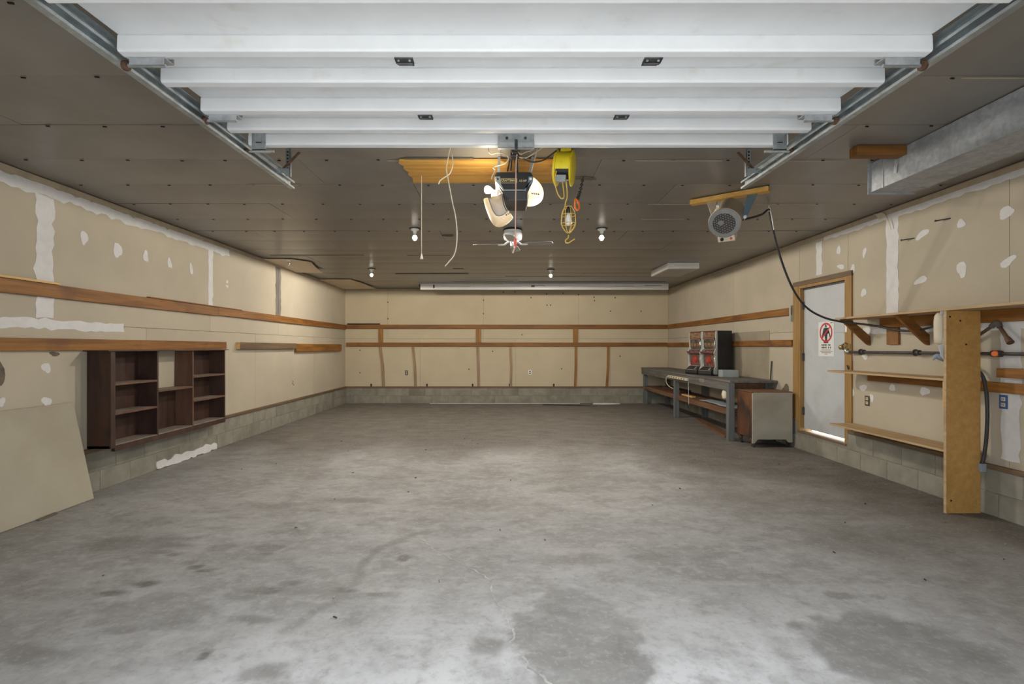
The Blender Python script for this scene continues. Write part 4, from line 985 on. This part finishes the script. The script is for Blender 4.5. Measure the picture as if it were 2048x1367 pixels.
outlet('wall_outlet', ((1060-1010)/78, YB, 1.436-50/78), 'y', -1, 'white_plastic', 'dark_steel', 'pale outlet low on the back wall near the middle')
outlet('wall_outlet', (XR, 5.65, .819), 'x', -1, 'plate_brown', 'cream', 'brown outlet plate on the right wall under the middle shelf')
outlet('wall_outlet', (XR, 4.105, .978), 'x', -1, 'plate_blue', 'cream', 'blue open outlet box on the right wall beyond the upright panel')
outlet('wall_outlet', (XR, 7.10, .50), 'x', -1, 'white_plastic', 'cream', 'small white outlet cover beside the side-door frame', .8)
for (y, z, lab) in ((4.592, 2.645, 'black spike in the right wall, the one nearer the duct'), (4.996, 2.639-.09, 'black spike in the right wall, the one nearer the door')):
    s_ = tag(obj('wall_spike', MB().tube([(XR+.01, y-.005, z), (XR-.055, y+.10, z)], .006, 6).lathe([(.011, 0), (.011, .006)], (XR-.055, y+.10, z), 8, (-1, 0, 0)), 'iron_pipe'), lab, 'spike', 'spikes in the right wall')

# ------------------------------------------------------------------ bookcase on the left wall
bc_ = thing('bookcase', (-3.99, 5.8, .44), 'dark brown built-in bookcase with open shelves on the left wall', 'bookcase')
X0, X1 = XL+.005, -3.875; Z0, Z1 = .440, 1.395; YY = [4.80, 5.47, 6.09, 6.79]
obj('side_panel', bx(X0, X1, YY[0], YY[0]+.025, Z0, Z1), 'walnut', bc_, bevel=.002)
obj('face_stile', bx(X1-.001, X1+.016, YY[0]-.002, YY[0]+.055, Z0, Z1), 'walnut', bc_, bevel=.002)
obj('divider', bx(X0, X1, YY[1]-.012, YY[1]+.012, Z0, Z1), 'walnut', bc_, bevel=.002)
obj('divider', bx(X0, X1, YY[2]-.012, YY[2]+.012, Z0, Z1), 'walnut_light', bc_, bevel=.002)
obj('side_panel', bx(X0, X1, YY[3]-.022, YY[3], Z0, Z1), 'walnut', bc_, bevel=.002)
obj('top_board', bx(X0, X1+.03, YY[0]-.05, YY[3]+.04, Z1, Z1+.010), 'walnut', bc_, bevel=.002)
obj('bottom_board', bx(X0, X1, YY[0], YY[3], Z0, Z0+.028), 'walnut_grey', bc_, bevel=.002)
obj('base_trim', bx(X1-.03, X1+.004, YY[0]+.06, YY[3], Z0-.038, Z0+.02), 'walnut', bc_, bevel=.002)
obj('back_panel', bx(X0, X0+.006, YY[0]+.02, YY[1], Z0, Z1), 'walnut', bc_)
obj('back_panel', bx(X0, X0+.006, YY[1], YY[2], Z0, .93), 'walnut', bc_)
obj('back_panel', bx(X0, X0+.006, YY[2], YY[3]-.02, Z0, Z1), 'walnut', bc_)
def shelf(y0, y1, z):
    s_ = obj('shelf', bx(X0+.006, X1-.004, y0, y1, z-.018, z), 'walnut_grey', bc_, bevel=.002)
    obj('shelf_edge', bx(X1-.004, X1+.002, y0, y1, z-.020, z+.001), 'walnut_light', s_)
shelf(YY[0]+.025, YY[1]-.012, 1.075); shelf(YY[0]+.025, YY[1]-.012, .782)
shelf(YY[1]+.012, YY[2]-.012, .955)
shelf(YY[2]+.012, YY[3]-.022, 1.075); shelf(YY[2]+.012, YY[3]-.022, .775)

# leaning sheet
ln = MB(); pts = [(-3.905, 4.645, .002), (-3.905, 2.9, .002), (XL+.012, 2.9, .92), (XL+.012, 4.63, .915)]
nrm = Vector((.92, 0, .17)).normalized()*.010
ln.add([Vector(p) for p in pts]+[Vector(p)+nrm for p in pts], [(0, 1, 2, 3), (7, 6, 5, 4)]+[(i, (i+1) % 4, 4+(i+1) % 4, 4+i) for i in range(4)])
tag(obj('leaning_board', ln, 'hardboard', None, .002), 'large beige hardboard sheet leaning against the left wall', 'board')
tag(obj('floor_shim', MB().beam((-3.86, 4.05, .008), (-3.87, 4.22, .008), .03, .012), 'soot'), 'small dark shim on the floor under the leaning sheet', 'shim')

# ------------------------------------------------------------------ side door
dr = bpy.data.objects.new('door_1', None); C.objects.link(dr); dr.location = (XR, 6.46, DZ0); WORLD[dr.name] = Vector((XR, 6.46, DZ0)); tag(dr, kind='structure')
leaf = obj('leaf', bx(XR+.035, XR+.078, DY0+.045, DY1-.045, DZ0+.030, DZ1-.045), 'door_paint', dr, bevel=.003)
obj('jamb', bx(XR-.018, XR+.155, DY0-.03, DY0+.038, .24, DZ1+.02), 'jamb_z', dr, bevel=.003)
obj('casing', bx(XR-.024, XR+.004, DY0-.085, DY0+.010, .42, DZ1+.055), 'jamb_z', dr, bevel=.003)
obj('jamb', bx(XR-.018, XR+.155, DY1-.038, DY1+.03, .24, DZ1+.02), 'jamb_z', dr, bevel=.003)
obj('casing', bx(XR-.024, XR+.004, DY1-.012, DY1+.125, .30, DZ1+.055), 'jamb_z', dr, bevel=.003)
obj('head_jamb', bx(XR-.018, XR+.155, DY0+.038, DY1-.038, DZ1-.038, DZ1+.02), 'jamb_z', dr, bevel=.003)
obj('head_casing', bx(XR-.028, XR+.002, DY0-.09, DY1+.125, DZ1+.0, DZ1+.062), 'dark_trim', dr, bevel=.003)
obj('threshold', bx(XR-.030, XR+.155, DY0+.0, DY1-.0, .232, DZ0-.008), 'dark_trim', dr, bevel=.004)
obj('weather_stop', bx(XR+.024, XR+.034, DY0+.04, DY1-.04, DZ1-.062, DZ1-.040), 'dark_steel', dr)
for z in (2.02, 1.30, .54):
    hb = MB(); hb.box(XR+.020, XR+.036, DY1-.058, DY1-.028, z-.055, z+.055); hb.tube([(XR+.018, DY1-.042, z-.05), (XR+.018, DY1-.042, z+.05)], .008, 8)
    obj('hinge', hb, 'dark_steel', dr)
kb = obj('knob', MB().lathe([(.030, 0), (.030, .006), (.012, .012), (.012, .035), (.027, .045), (.030, .060), (.020, .072), (.002, .075)], (XR+.035, DY0+.10, 1.435), 18, (-1, 0, 0)), 'brass', dr, smooth=True)
hp = MB(); hp.box(XR-.034, XR-.024, DY0-.08, DY0+.03, 1.42, 1.475); hp.tube(spline([(XR-.03, DY0-.03, 1.47), (XR-.06, DY0-.03, 1.49), (XR-.07, DY0-.0, 1.46), (XR-.05, DY0+.02, 1.43)], 5), .008, 8); hp.box(XR-.05, XR-.025, DY0-.05, DY0+.0, 1.36, 1.42)
obj('hasp', hp, 'brass', dr, bevel=.002)
obj('ring_pull', MB().tube([(XR+.015, DY0+.115+.028*math.cos(a), 1.44+.030*math.sin(a)) for a in [2*math.pi*i/16 for i in range(17)]], .006, 6, False), 'black', dr, smooth=True)
obj('scratch_line', bx(XR+.0335, XR+.0352, DY0+.05, DY0+.33, 1.618, 1.624), 'grey_box', dr)
obj('latch_plate', bx(XR-.03, XR-.022, DY0-.02, DY0+.015, 1.62, 1.80), 'white_plastic', dr, bevel=.002)
obj('bolt_latch', MB().tube([(XR-.03, DY0-.05, 1.17), (XR-.045, DY0-.05, 1.22)], .008, 8), 'dark_steel', dr)
# printed sign: seen from the camera its left edge is the far one
sg_ = thing('warning_sign', (XR+.03, 6.43, 1.32), 'white prohibition notice with red circle taped to the side door', 'sign')
SX = XR+.033
def sxy(u, v, t): return (SX-t, 6.43-u, 1.545+v)     # u to the viewer's right, v up
obj('plate', MB().prism([(-.155, -.228), (.155, -.228), (.155, .225), (-.155, .225)], sxy, -.001, .001), 'sign_white', sg_)
def ringpoly(r0, r1, n=32):
    mb = MB(); vs = []; 
    for i in range(n):
        a = 2*math.pi*i/n
        for r_ in (r0, r1): vs.append(sxy(math.cos(a)*r_, .085+math.sin(a)*r_, .0018))
    return mb.add(vs, [(2*i, 2*i+1, 2*((i+1) % n)+1, 2*((i+1) % n)) for i in range(n)])
fg = MB(); A_ = lambda poly: fg.prism(poly, sxy, .001, .0014)
A_([(-.018, .175), (-.008, .19), (.012, .18), (.015, .150), (-.012, .150)])
A_([(-.045, .145), (.045, .145), (.06, .08), (.03, .06), (.02, -.01), (.045, -.03), (.045, -.055), (-.045, -.055), (-.045, -.03), (-.015, -.01), (-.03, .06), (-.075, .02), (-.085, .035)])
A_([(.05, .12), (.085, .05), (.095, .0), (.08, -.005), (.065, .05), (.04, .09)])
obj('figure', fg, 'ink', sg_)
obj('red_ring', ringpoly(.104, .128), 'sign_red', sg_)
obj('red_slash', MB().prism([(-.096, .012), (.083, .168), (.096, .158), (-.080, -.004)], sxy, .0019, .0022), 'sign_red', sg_)
def words_line(v, h, spans, m_):
    mb = MB()
    for a, b_ in spans:
        u = a
        while u < b_-.004:
            w_ = random.uniform(.006, .011)*h/.018; hh = h*random.uniform(.8, 1)
            mb.prism([(u, v-hh/2), (min(u+w_, b_), v-hh/2), (min(u+w_, b_), v+hh/2), (u, v+hh/2)], sxy, .001, .0014)
            u += w_+h*.18
    return obj('printed_line', mb, m_, sg_)
words_line(-.080, .022, [(-.09, .025), (.045, .095)], 'ink'); words_line(-.113, .026, [(-.09, .01), (.04, .07), (.082, .095)], 'ink')
words_line(-.145, .008, [(-.095, .1)], 'iron_rust'); words_line(-.163, .008, [(-.12, .13)], 'iron_rust'); words_line(-.181, .008, [(-.09, .1)], 'ink'); words_line(-.20, .009, [(-.03, .03)], 'sign_red')
obj('corner_mark', MB().prism([(.07, .205), (.10, .212), (.13, .212), (.13, .206), (.09, .203)], sxy, .001, .0014), 'ink', sg_)
tag(obj('grab_bar', MB().tube(spline([(XR-.02, 7.085, 2.03), (XR-.05, 7.085, 2.02), (XR-.055, 7.085, 1.92), (XR-.05, 7.085, 1.83), (XR-.02, 7.085, 1.815)], 6), .012, 8).box(XR-.03, XR-.001, 7.076, 7.110, 1.81, 2.035), 'silver_plastic', bevel=0), 'metal pull handle on the end of the upper right ledger', 'handle')

# ------------------------------------------------------------------ shelving by the side door
su = thing('shelving_unit', (4.0, 4.9, 0), 'wooden wall shelving with tall tan upright panel right of the side door', 'shelves')
obj('upright_panel', bx(3.822, 4.116, 4.24, 4.262, 0, 1.752), 'chipboard', su, bevel=.002)
obj('edge_band', bx(3.816, 3.822, 4.238, 4.264, 0, 1.752), 'shelf_top', su)
nh = MB()
for (u, z) in ((3.85, 1.70), (3.94, 1.665), (3.99, 1.46), (3.86, .11)): nh.lathe([(.009, 0), (.007, .003)], (u, 4.24, z), 8, (0, -1, 0))
tag(obj('nail_head', nh, 'hole', su), kind='stuff')
obj('top_shelf', bx(3.81, XR, 2.6, 5.66, 1.753, 1.775), 'shelf_top', su, bevel=.002)
obj('middle_shelf', MB().prism([(3.86, 4.262), (XR, 4.262), (XR, 5.80), (3.97, 5.88), (3.86, 5.87)], lambda u, v, t: (u, v, t), 1.140, 1.160), 'shelf_top', su, bevel=.002)
obj('bottom_shelf', MB().prism([(3.86, 4.262), (XR-.03, 4.262), (XR-.03, 5.82), (3.86, 5.83)], lambda u, v, t: (u, v, t), .515, .535), 'shelf_top', su, bevel=.002)
obj('ledger', bx(XR-.039, XR, 2.6, 5.42, 1.648, 1.752), 'ledger_y', su, bevel=.003)
obj('ledger', bx(XR-.039, XR, 2.6, 5.60, 1.055, 1.139), 'ledger_y', su, bevel=.003)
obj('drop_cleat', bx(XR-.025, XR, 5.18, 5.34, 1.465, 1.647), 'ledger_z', su, bevel=.003)
obj('edge_cleat', bx(3.83, 3.87, 4.263, 4.29, .90, 1.138), 'pine_y', su, bevel=.002)
for y in (5.60, 4.82):
    poly = [(3.845, 1.752), (3.955, 1.752), (XR, 1.560), (XR, 1.455), (4.15, 1.468)]
    obj('brace', MB().prism(poly, lambda u, v, t: (u, t, v), y, y+.038), 'ledger_x', su, bevel=.003)
board('wood_offcut', XR-.08, XR, 2.6, 4.09, 1.185, 1.262, 'ledger_y', 'short wood rail jutting in at the right edge beyond the panel')
gp = thing('gas_pipe', (XR-.05, 4.6, 1.37), 'black iron pipe running along the right wall under the top shelf', 'pipe')
PX, PZ = XR-.055, 1.382
obj('pipe', MB().tube([(PX, 2.6, PZ), (PX, 5.88, PZ-.002)], .014, 12), 'iron_pipe', gp, smooth=True)
for y in (5.66, 4.905): obj('coupling', MB().lathe([(.018, -.035), (.026, -.032), (.026, -.012), (.020, -.010), (.020, .012), (.034, .014), (.034, .024), (.018, .03)], (PX, y, PZ), 14, (0, 1, 0)), 'iron_pipe', gp, smooth=True)
obj('wall_clip', MB().tube([(XR+.005, 5.66, PZ), (PX, 5.66, PZ)], .010, 8), 'galv', gp); obj('wall_clip', MB().tube([(XR+.005, 4.905, PZ), (PX, 4.905, PZ)], .010, 8), 'galv', gp)
obj('tee', MB().lathe([(.018, -.04), (.027, -.038), (.027, .038), (.018, .04)], (PX, 4.11, PZ), 14, (0, 1, 0)), 'iron_pipe', gp, smooth=True)
obj('cap', MB().lathe([(.024, 0), (.026, .012), (.020, .022), (.004, .024)], (PX-.02, 4.10, PZ), 12, (-1, -.5, 0)), 'orange_red', gp, smooth=True)
obj('end_fitting', MB().tube(spline([(PX, 5.86, PZ), (PX, 5.91, PZ), (PX-.0, 5.93, PZ+.02)], 4), .020, 10), 'galv', gp, smooth=True)
vp = thing('bent_pipe', (4.1, 4.1, 1.46), 'rusty bent pipe pieces forming an upturned V beside the upright panel', 'pipe')
a, b_, c_ = (XR-.04, 4.36, 1.49), (XR-.05, 4.115, 1.640), (XR-.09, 3.975, 1.490)
obj('pipe', MB().tube([a, b_], .013, 10), 'iron_rust', vp, smooth=True); obj('pipe', MB().tube([b_, c_], [.013, .015], 10), 'iron_rust', vp, smooth=True)
obj('elbow', MB().tube(spline([(XR-.05, 4.16, 1.612), (XR-.048, 4.12, 1.642), (XR-.058, 4.08, 1.605)], 4), .021, 10), 'grey_wood', vp, smooth=True)
obj('end_socket', MB().tube([(XR-.085, 3.995, 1.512), (XR-.094, 3.96, 1.473)], [.019, .026], 10), 'iron_rust', vp, smooth=True)
jg = thing('plastic_jug', (3.915, 4.36, 1.45), 'cream plastic jug hanging by the upright panel under the top shelf', 'jug')
pr = [(.012, 1.752), (.030, 1.742), (.046, 1.715), (.052, 1.66), (.050, 1.52), (.046, 1.475), (.030, 1.462), (.004, 1.46)]
jm = MB().lathe(pr, (3.880, 4.36, 0), 20); obj('body', jm, 'cream', jg, smooth=True)
obj('handle', MB().tube(spline([(3.90, 4.33, 1.74), (3.925, 4.315, 1.70), (3.925, 4.31, 1.60), (3.915, 4.32, 1.56)], 4), .010, 8), 'paper', jg, smooth=True)
pp_ = [(3.797, 1.75), (3.815, 1.752), (3.860, 1.752), (3.860, 1.33), (3.846, 1.30), (3.80, 1.355), (3.783, 1.45), (3.822, 1.468), (3.834, 1.52), (3.838, 1.66), (3.826, 1.71), (3.80, 1.725)]
tag(obj('paper_sheet', MB().prism(pp_, lambda u, v, t: (u, t+.01*math.sin(9*v), v), 4.272, 4.275), 'paper'), 'bluish white paper strip hanging between the cream jug and upright panel', 'paper')
rgp = spline([(3.765, 4.31, 1.325), (3.79, 4.31, 1.355), (3.815, 4.30, 1.35), (3.84, 4.295, 1.33), (3.855, 4.29, 1.31)], 4)
tag(obj('rag', MB().tube(rgp, [.006+.020*math.sin(math.pi*i/(len(rgp)-1)) for i in range(len(rgp))], 9), 'rag', smooth=True), 'grey-blue rag wrapped on the pipe under the paper sheet', 'rag')

# ------------------------------------------------------------------ workbench
wbn = thing('workbench', (3.8, 9.9, 0), 'long grey painted wooden workbench along the right wall', 'workbench')
BX0, BY0, BY1, BZ = 3.46, 7.54, 12.46, .925
yy = [BY0, 9.1, 10.8, BY1]
for i, (xa, xb) in enumerate(((BX0, 3.70), (3.703, 3.94), (3.943, XR-.005))):
    obj('top_plank', bx(xa, xb, BY0-.02*i, BY1, BZ-.038, BZ), 'grey_wood', wbn, bevel=.004)
obj('apron', bx(BX0+.01, BX0+.048, BY0, BY1, BZ-.165, BZ-.0385), 'grey_wood', wbn, bevel=.003)
obj('end_cleat', bx(BX0+.049, XR-.04, BY0+.10, BY0+.138, BZ-.14, BZ-.039), 'brown_y', wbn, bevel=.003)
for (x, y) in ((3.425, 7.50), (3.475, 10.02), (3.51, 12.36)):
    obj('leg', bx(x-.0, x+.09, y, y+.09, 0, BZ-.039 if y > 8 else BZ-.039), 'grey_leg', wbn, bevel=.004)
for y in (7.62, 10.02, 12.30): obj('leg', bx(XR-.13, XR-.04, y, y+.09, 0, BZ-.039), 'grey_leg', wbn, bevel=.004)
obj('shelf_rail', bx(BX0+.055, BX0+.093, BY0, BY1, .37, .46), 'brown_y', wbn, bevel=.003)
for (xa, xb) in ((BX0+.095, 3.86), (3.865, XR-.14)): obj('shelf_plank', bx(xa, xb, BY0+.02, BY1, .44, .46), 'brown_y', wbn, bevel=.002)
pst = thing('power_strip', (3.455, 9.85, .82), 'cream power strip fixed along the workbench apron', 'power strip')
obj('body', bx(3.425, 3.468, 9.25, 10.32, .800, .850), 'cream', pst, bevel=.005)
for i in range(7): obj('socket', bx(3.422, 3.426, 9.36+i*.14, 9.40+i*.14, .812, .838), 'soot', pst)
obj('cord', MB().tube(spline([(3.44, 10.32, .825), (3.43, 10.40, .80), (3.43, 10.42, .70), (3.45, 10.32, .62), (3.52, 10.25, .57)], 6), .008, 6), 'cream', pst, smooth=True)
tag(obj('tape_tag', bx(3.464, 3.4695, 8.52, 8.74, .82, .90), 'walnut_grey'), 'pale tape patch on the workbench apron under the slot machines', 'tape')
tag(obj('string', MB().tube([(3.45, 9.22, .80), (3.455, 9.21, .44), (3.455, 9.21, .36)], .004, 5), 'paper'), 'thin string dropping from the power strip to the shelf', 'string')
tag(obj('plastic_scoop', MB().lathe([(.004, -.09), (.05, -.07), (.07, 0), (.06, .06), (.02, .08)], (3.53, 7.82, .68), 14, (.2, .3, 1)), 'cream', smooth=True), 'cream plastic scoop hanging behind the near workbench leg', 'scoop')
cs = MB(); vs = []
for i in range(12):
    for j in range(6):
        vs.append((3.57+j*.07, 7.75+i*.115, .463+.035*abs(mnoise.noise(Vector((i*.7, j*.9, 3))))+.006))
cs.add(vs, [(i*6+j, i*6+j+1, (i+1)*6+j+1, (i+1)*6+j) for i in range(11) for j in range(5)])
o = tag(obj('plastic_sheeting', cs, 'rag', smooth=True), 'crumpled plastic sheeting on the workbench lower shelf', 'plastic sheet'); q = o.modifiers.new('thick', 'SOLIDIFY'); q.thickness = .003
board('wood_scrap', 3.60, 3.68, 9.45, 10.0, .461, .485, 'pine_y', 'pale wood scrap on the lower bench shelf beside middle leg', 'wood scrap', 'scraps under the bench')
board('wood_scrap', 3.72, 3.95, 10.4, 11.6, .461, .52, 'walnut', 'dark boards stacked on the lower bench shelf far end', 'wood scrap', 'scraps under the bench')
tag(obj('floor_plank', MB().beam((3.55, 7.75, .02), (3.80, 9.6, .02), .14, .038), 'brown_y', None, .003), 'brown plank lying on the floor beneath the workbench', 'plank')
tag(obj('standing_rod', MB().tube([(XR-.03, 7.66, .925), (XR-.012, 7.66, 1.22)], .010, 8), 'iron_pipe'), 'black rod standing at the near end of the bench', 'rod')
hbp = thing('wall_panel', (XR-.004, 8.6, .93), 'thin hardboard panel on the wall behind the slot machines', 'panel')
obj('panel', bx(XR-.007, XR-.0005, 7.735, 10.3, .93, 1.449), 'hardboard_dark', hbp)
obj('panel', bx(XR-.007, XR-.0005, 7.735, 10.3, 1.546, 1.70), 'hardboard_dark', hbp)
obj('pale_edge', bx(XR-.010, XR-.0005, 7.728, 7.735, .93, 1.449), 'cream', hbp)

# slot machines
def slot_machine(org, rz, label):
    t = thing('slot_machine', org, label, 'slot machine', 'slot machines on the workbench')
    Mx = Matrix.Translation(org) @ Matrix.Rotation(rz, 4, 'Z')
    # local: x across the front, -y towards the player, z up
    W, D, H = .405, .30, .81
    o_ = lambda name, mb, m_, par=None, **kw: obj(name, mb.xf(Mx), m_, par or t, **kw)
    o_('cabinet', bx(0, W, .055, D+.055, 0, H), 'black', bevel=.008)
    pro = [(.055, .02), (.055, H-.005), (.025, H-.01), (.020, .70), (.028, .62), (.030, .50), (.0, .44), (-.018, .40), (.010, .36), (.015, .16), (-.012, .12), (-.02, .04), (-.005, .02)]
    for x0, x1 in ((0, .028), (W-.028, W)):
        o_('side_molding', MB().prism(pro, lambda u, v, s_: (s_, u, v), x0, x1), 'silver_plastic', bevel=.004)
    o_('marquee', bx(.03, W-.03, .030, .056, .685, .785), 'slot_art_warm', bevel=.003)
    o_('marquee_frame', MB().box(.028, W-.028, .024, .056, .785, .80).box(.028, W-.028, .024, .056, .672, .685), 'slot_red', bevel=.003)
    wi = o_('reel_window', bx(.05, W-.05, .036, .056, .47, .665), 'slot_glass', bevel=.002)
    for i in range(3): o_('reel', MB().lathe([(.060, -.038), (.060, .038)], (.105+i*.098, .082, .555), 18, (1, 0, 0)), 'slot_art_warm', wi, smooth=True)
    o_('window_frame', MB().tube([(.05, .03, .47), (.05, .03, .64), (.08, .03, .668), (W-.08, .03, .668), (W-.05, .03, .64), (W-.05, .03, .47), (.05, .03, .47)], .011, 8), 'chrome', smooth=True)
    cp = o_('control_shelf', MB().prism([(.05, .47), (.02, .455), (-.03, .415), (-.03, .395), (.05, .385)], lambda u, v, s_: (s_, u, v), .03, W-.03), 'slot_art', bevel=.004)
    for i in range(3): o_('button', MB().lathe([(.014, 0), (.014, .012), (.009, .016)], (.13+i*.07, -.012, .432), 12, (0, -.6, .8)), 'chrome', cp, smooth=True)
    o_('start_lever', MB().tube([(.06, -.02, .415), (.06, -.06, .43)], [.005, .009], 8), 'black', cp, smooth=True)
    lp_ = o_('lower_panel', bx(.05, W-.05, .030, .056, .165, .375), 'slot_art', bevel=.002)
    o_('panel_emblem', MB().lathe([(.062, 0), (.058, .010), (.03, .016), (.003, .018)], (W*.5, .030, .28), 24, (0, -1, 0)), 'slot_fruit', lp_, smooth=True)
    o_('panel_frame', MB().tube([(.045, .022, .16), (.045, .022, .38), (W-.045, .022, .38), (W-.045, .022, .16), (.045, .022, .16)], .010, 8), 'chrome', smooth=True)
    o_('coin_tray', MB().prism([(.055, .14), (.02, .15), (-.02, .12), (-.065, .085), (-.075, .03), (-.06, .0), (.055, .0)], lambda u, v, s_: (s_, u, v), .02, W-.02), 'black', bevel=.006)
    o_('tray_trim', MB().tube([(.03, -.068, .088), (W-.03, -.068, .088)], .008, 8), 'chrome', smooth=True)
    o_('tray_speaker', MB().lathe([(.03, 0), (.024, .006)], (W*.7, -.02, .125), 14, (0, -.6, .7)), 'chrome')
ang = math.atan2(-.78, .19)          # the across-front axis runs from the far end towards the camera
e = Vector((math.cos(ang), math.sin(ang), 0))
P0 = Vector((3.745, 8.74, BZ))
slot_machine(P0-e*.405, ang, 'nearer black slot machine on the workbench, chrome front with red panel')
slot_machine(P0-e*.815, ang, 'farther slot machine on the workbench, beyond the nearer one')
tag(obj('metal_tray', MB().beam((3.70, 8.42, BZ+.062), (3.97, 8.40, BZ+.062), .20, .122), 'grey_box', None, .006), 'small grey metal box on the bench before the slot machine', 'box')

# rolling cart
ct = thing('rolling_cabinet', (3.82, 7.2, 0), 'beige fronted rolling cabinet with rusty brown side at the bench end', 'cabinet')
CX0, CX1, CY0, CY1 = 3.545, 4.105, 7.00, 7.49
obj('body', bx(CX0, CX1, CY0+.03, CY1, .125, .785), 'cart_rust', ct, bevel=.012)
fpoly = [(CX0-.005, .06), (CX0+.02, .06), (CX0+.07, .118), (CX1-.09, .118), (CX1-.05, .075), (CX1+.005, .075), (CX1+.005, .76), (CX1-.02, .790), (CX0+.015, .790), (CX0-.005, .77)]
obj('front_panel', MB().prism(fpoly, lambda u, v, t: (u, t, v), CY0, CY0+.028), 'cart_beige', ct, bevel=.004)
obj('top_board', bx(CX0-.01, CX1+.01, CY0-.0, CY1, .786, .800), 'brown_y', ct, bevel=.004)
for (x, y) in ((CX0+.03, CY0+.06), (CX1-.03, CY0+.06), (CX0+.03, CY1-.06), (CX1-.03, CY1-.06)):
    cs_ = obj('caster', MB().lathe([(.010, -.014), (.034, -.012), (.036, 0), (.034, .012), (.010, .014)], (x, y, .036), 18, (1, .25, 0)), 'dark_steel', ct, smooth=True)
    fk = MB(); fk.box(x-.022, x-.018, y-.02, y+.02, .03, .10); fk.box(x+.018, x+.022, y-.02, y+.02, .03, .10); fk.box(x-.028, x+.028, y-.03, y+.03, .10, .126)
    obj('fork', fk, 'rust', cs_)

# ------------------------------------------------------------------ bits on the floor by the back wall
tag(obj('floor_bar', MB().tube(spline([(.945, 12.20, .012), (1.35, 12.12, .018), (1.75, 12.07, .016), (2.25, 11.93, .010)], 5), [.014]*8+[.022]*4+[.014]*4, 7), 'black', smooth=True), 'dark bar lying on the floor before the back wall', 'bar')
tag(obj('plaster_scrap', MB().prism([(2.2, 12.30), (2.45, 12.26), (2.75, 12.28), (2.9, 12.33), (2.5, 12.42), (2.25, 12.38)], lambda u, v, t: (u, v, t), .001, .03), 'compound', None, .006), 'white plaster scrap on the floor against the back wall', 'scrap')
tag(obj('white_strip', MB().tube(spline([(-1.9, 12.42, .01), (-1.2, 12.40, .012), (.5, 12.42, .01), (1.9, 12.43, .01)], 4), .008, 5), 'compound'), 'thin white strip along the foot of the back wall', 'strip')
tag(obj('foam_trim', MB().prism(ragged(5.72, 6.9, .005, .10, .012), lambda u, v, t: (XL+.031+t, u, v), 0, .012), 'compound'), 'crumbling white plaster along the foot of the left wall', 'plaster')
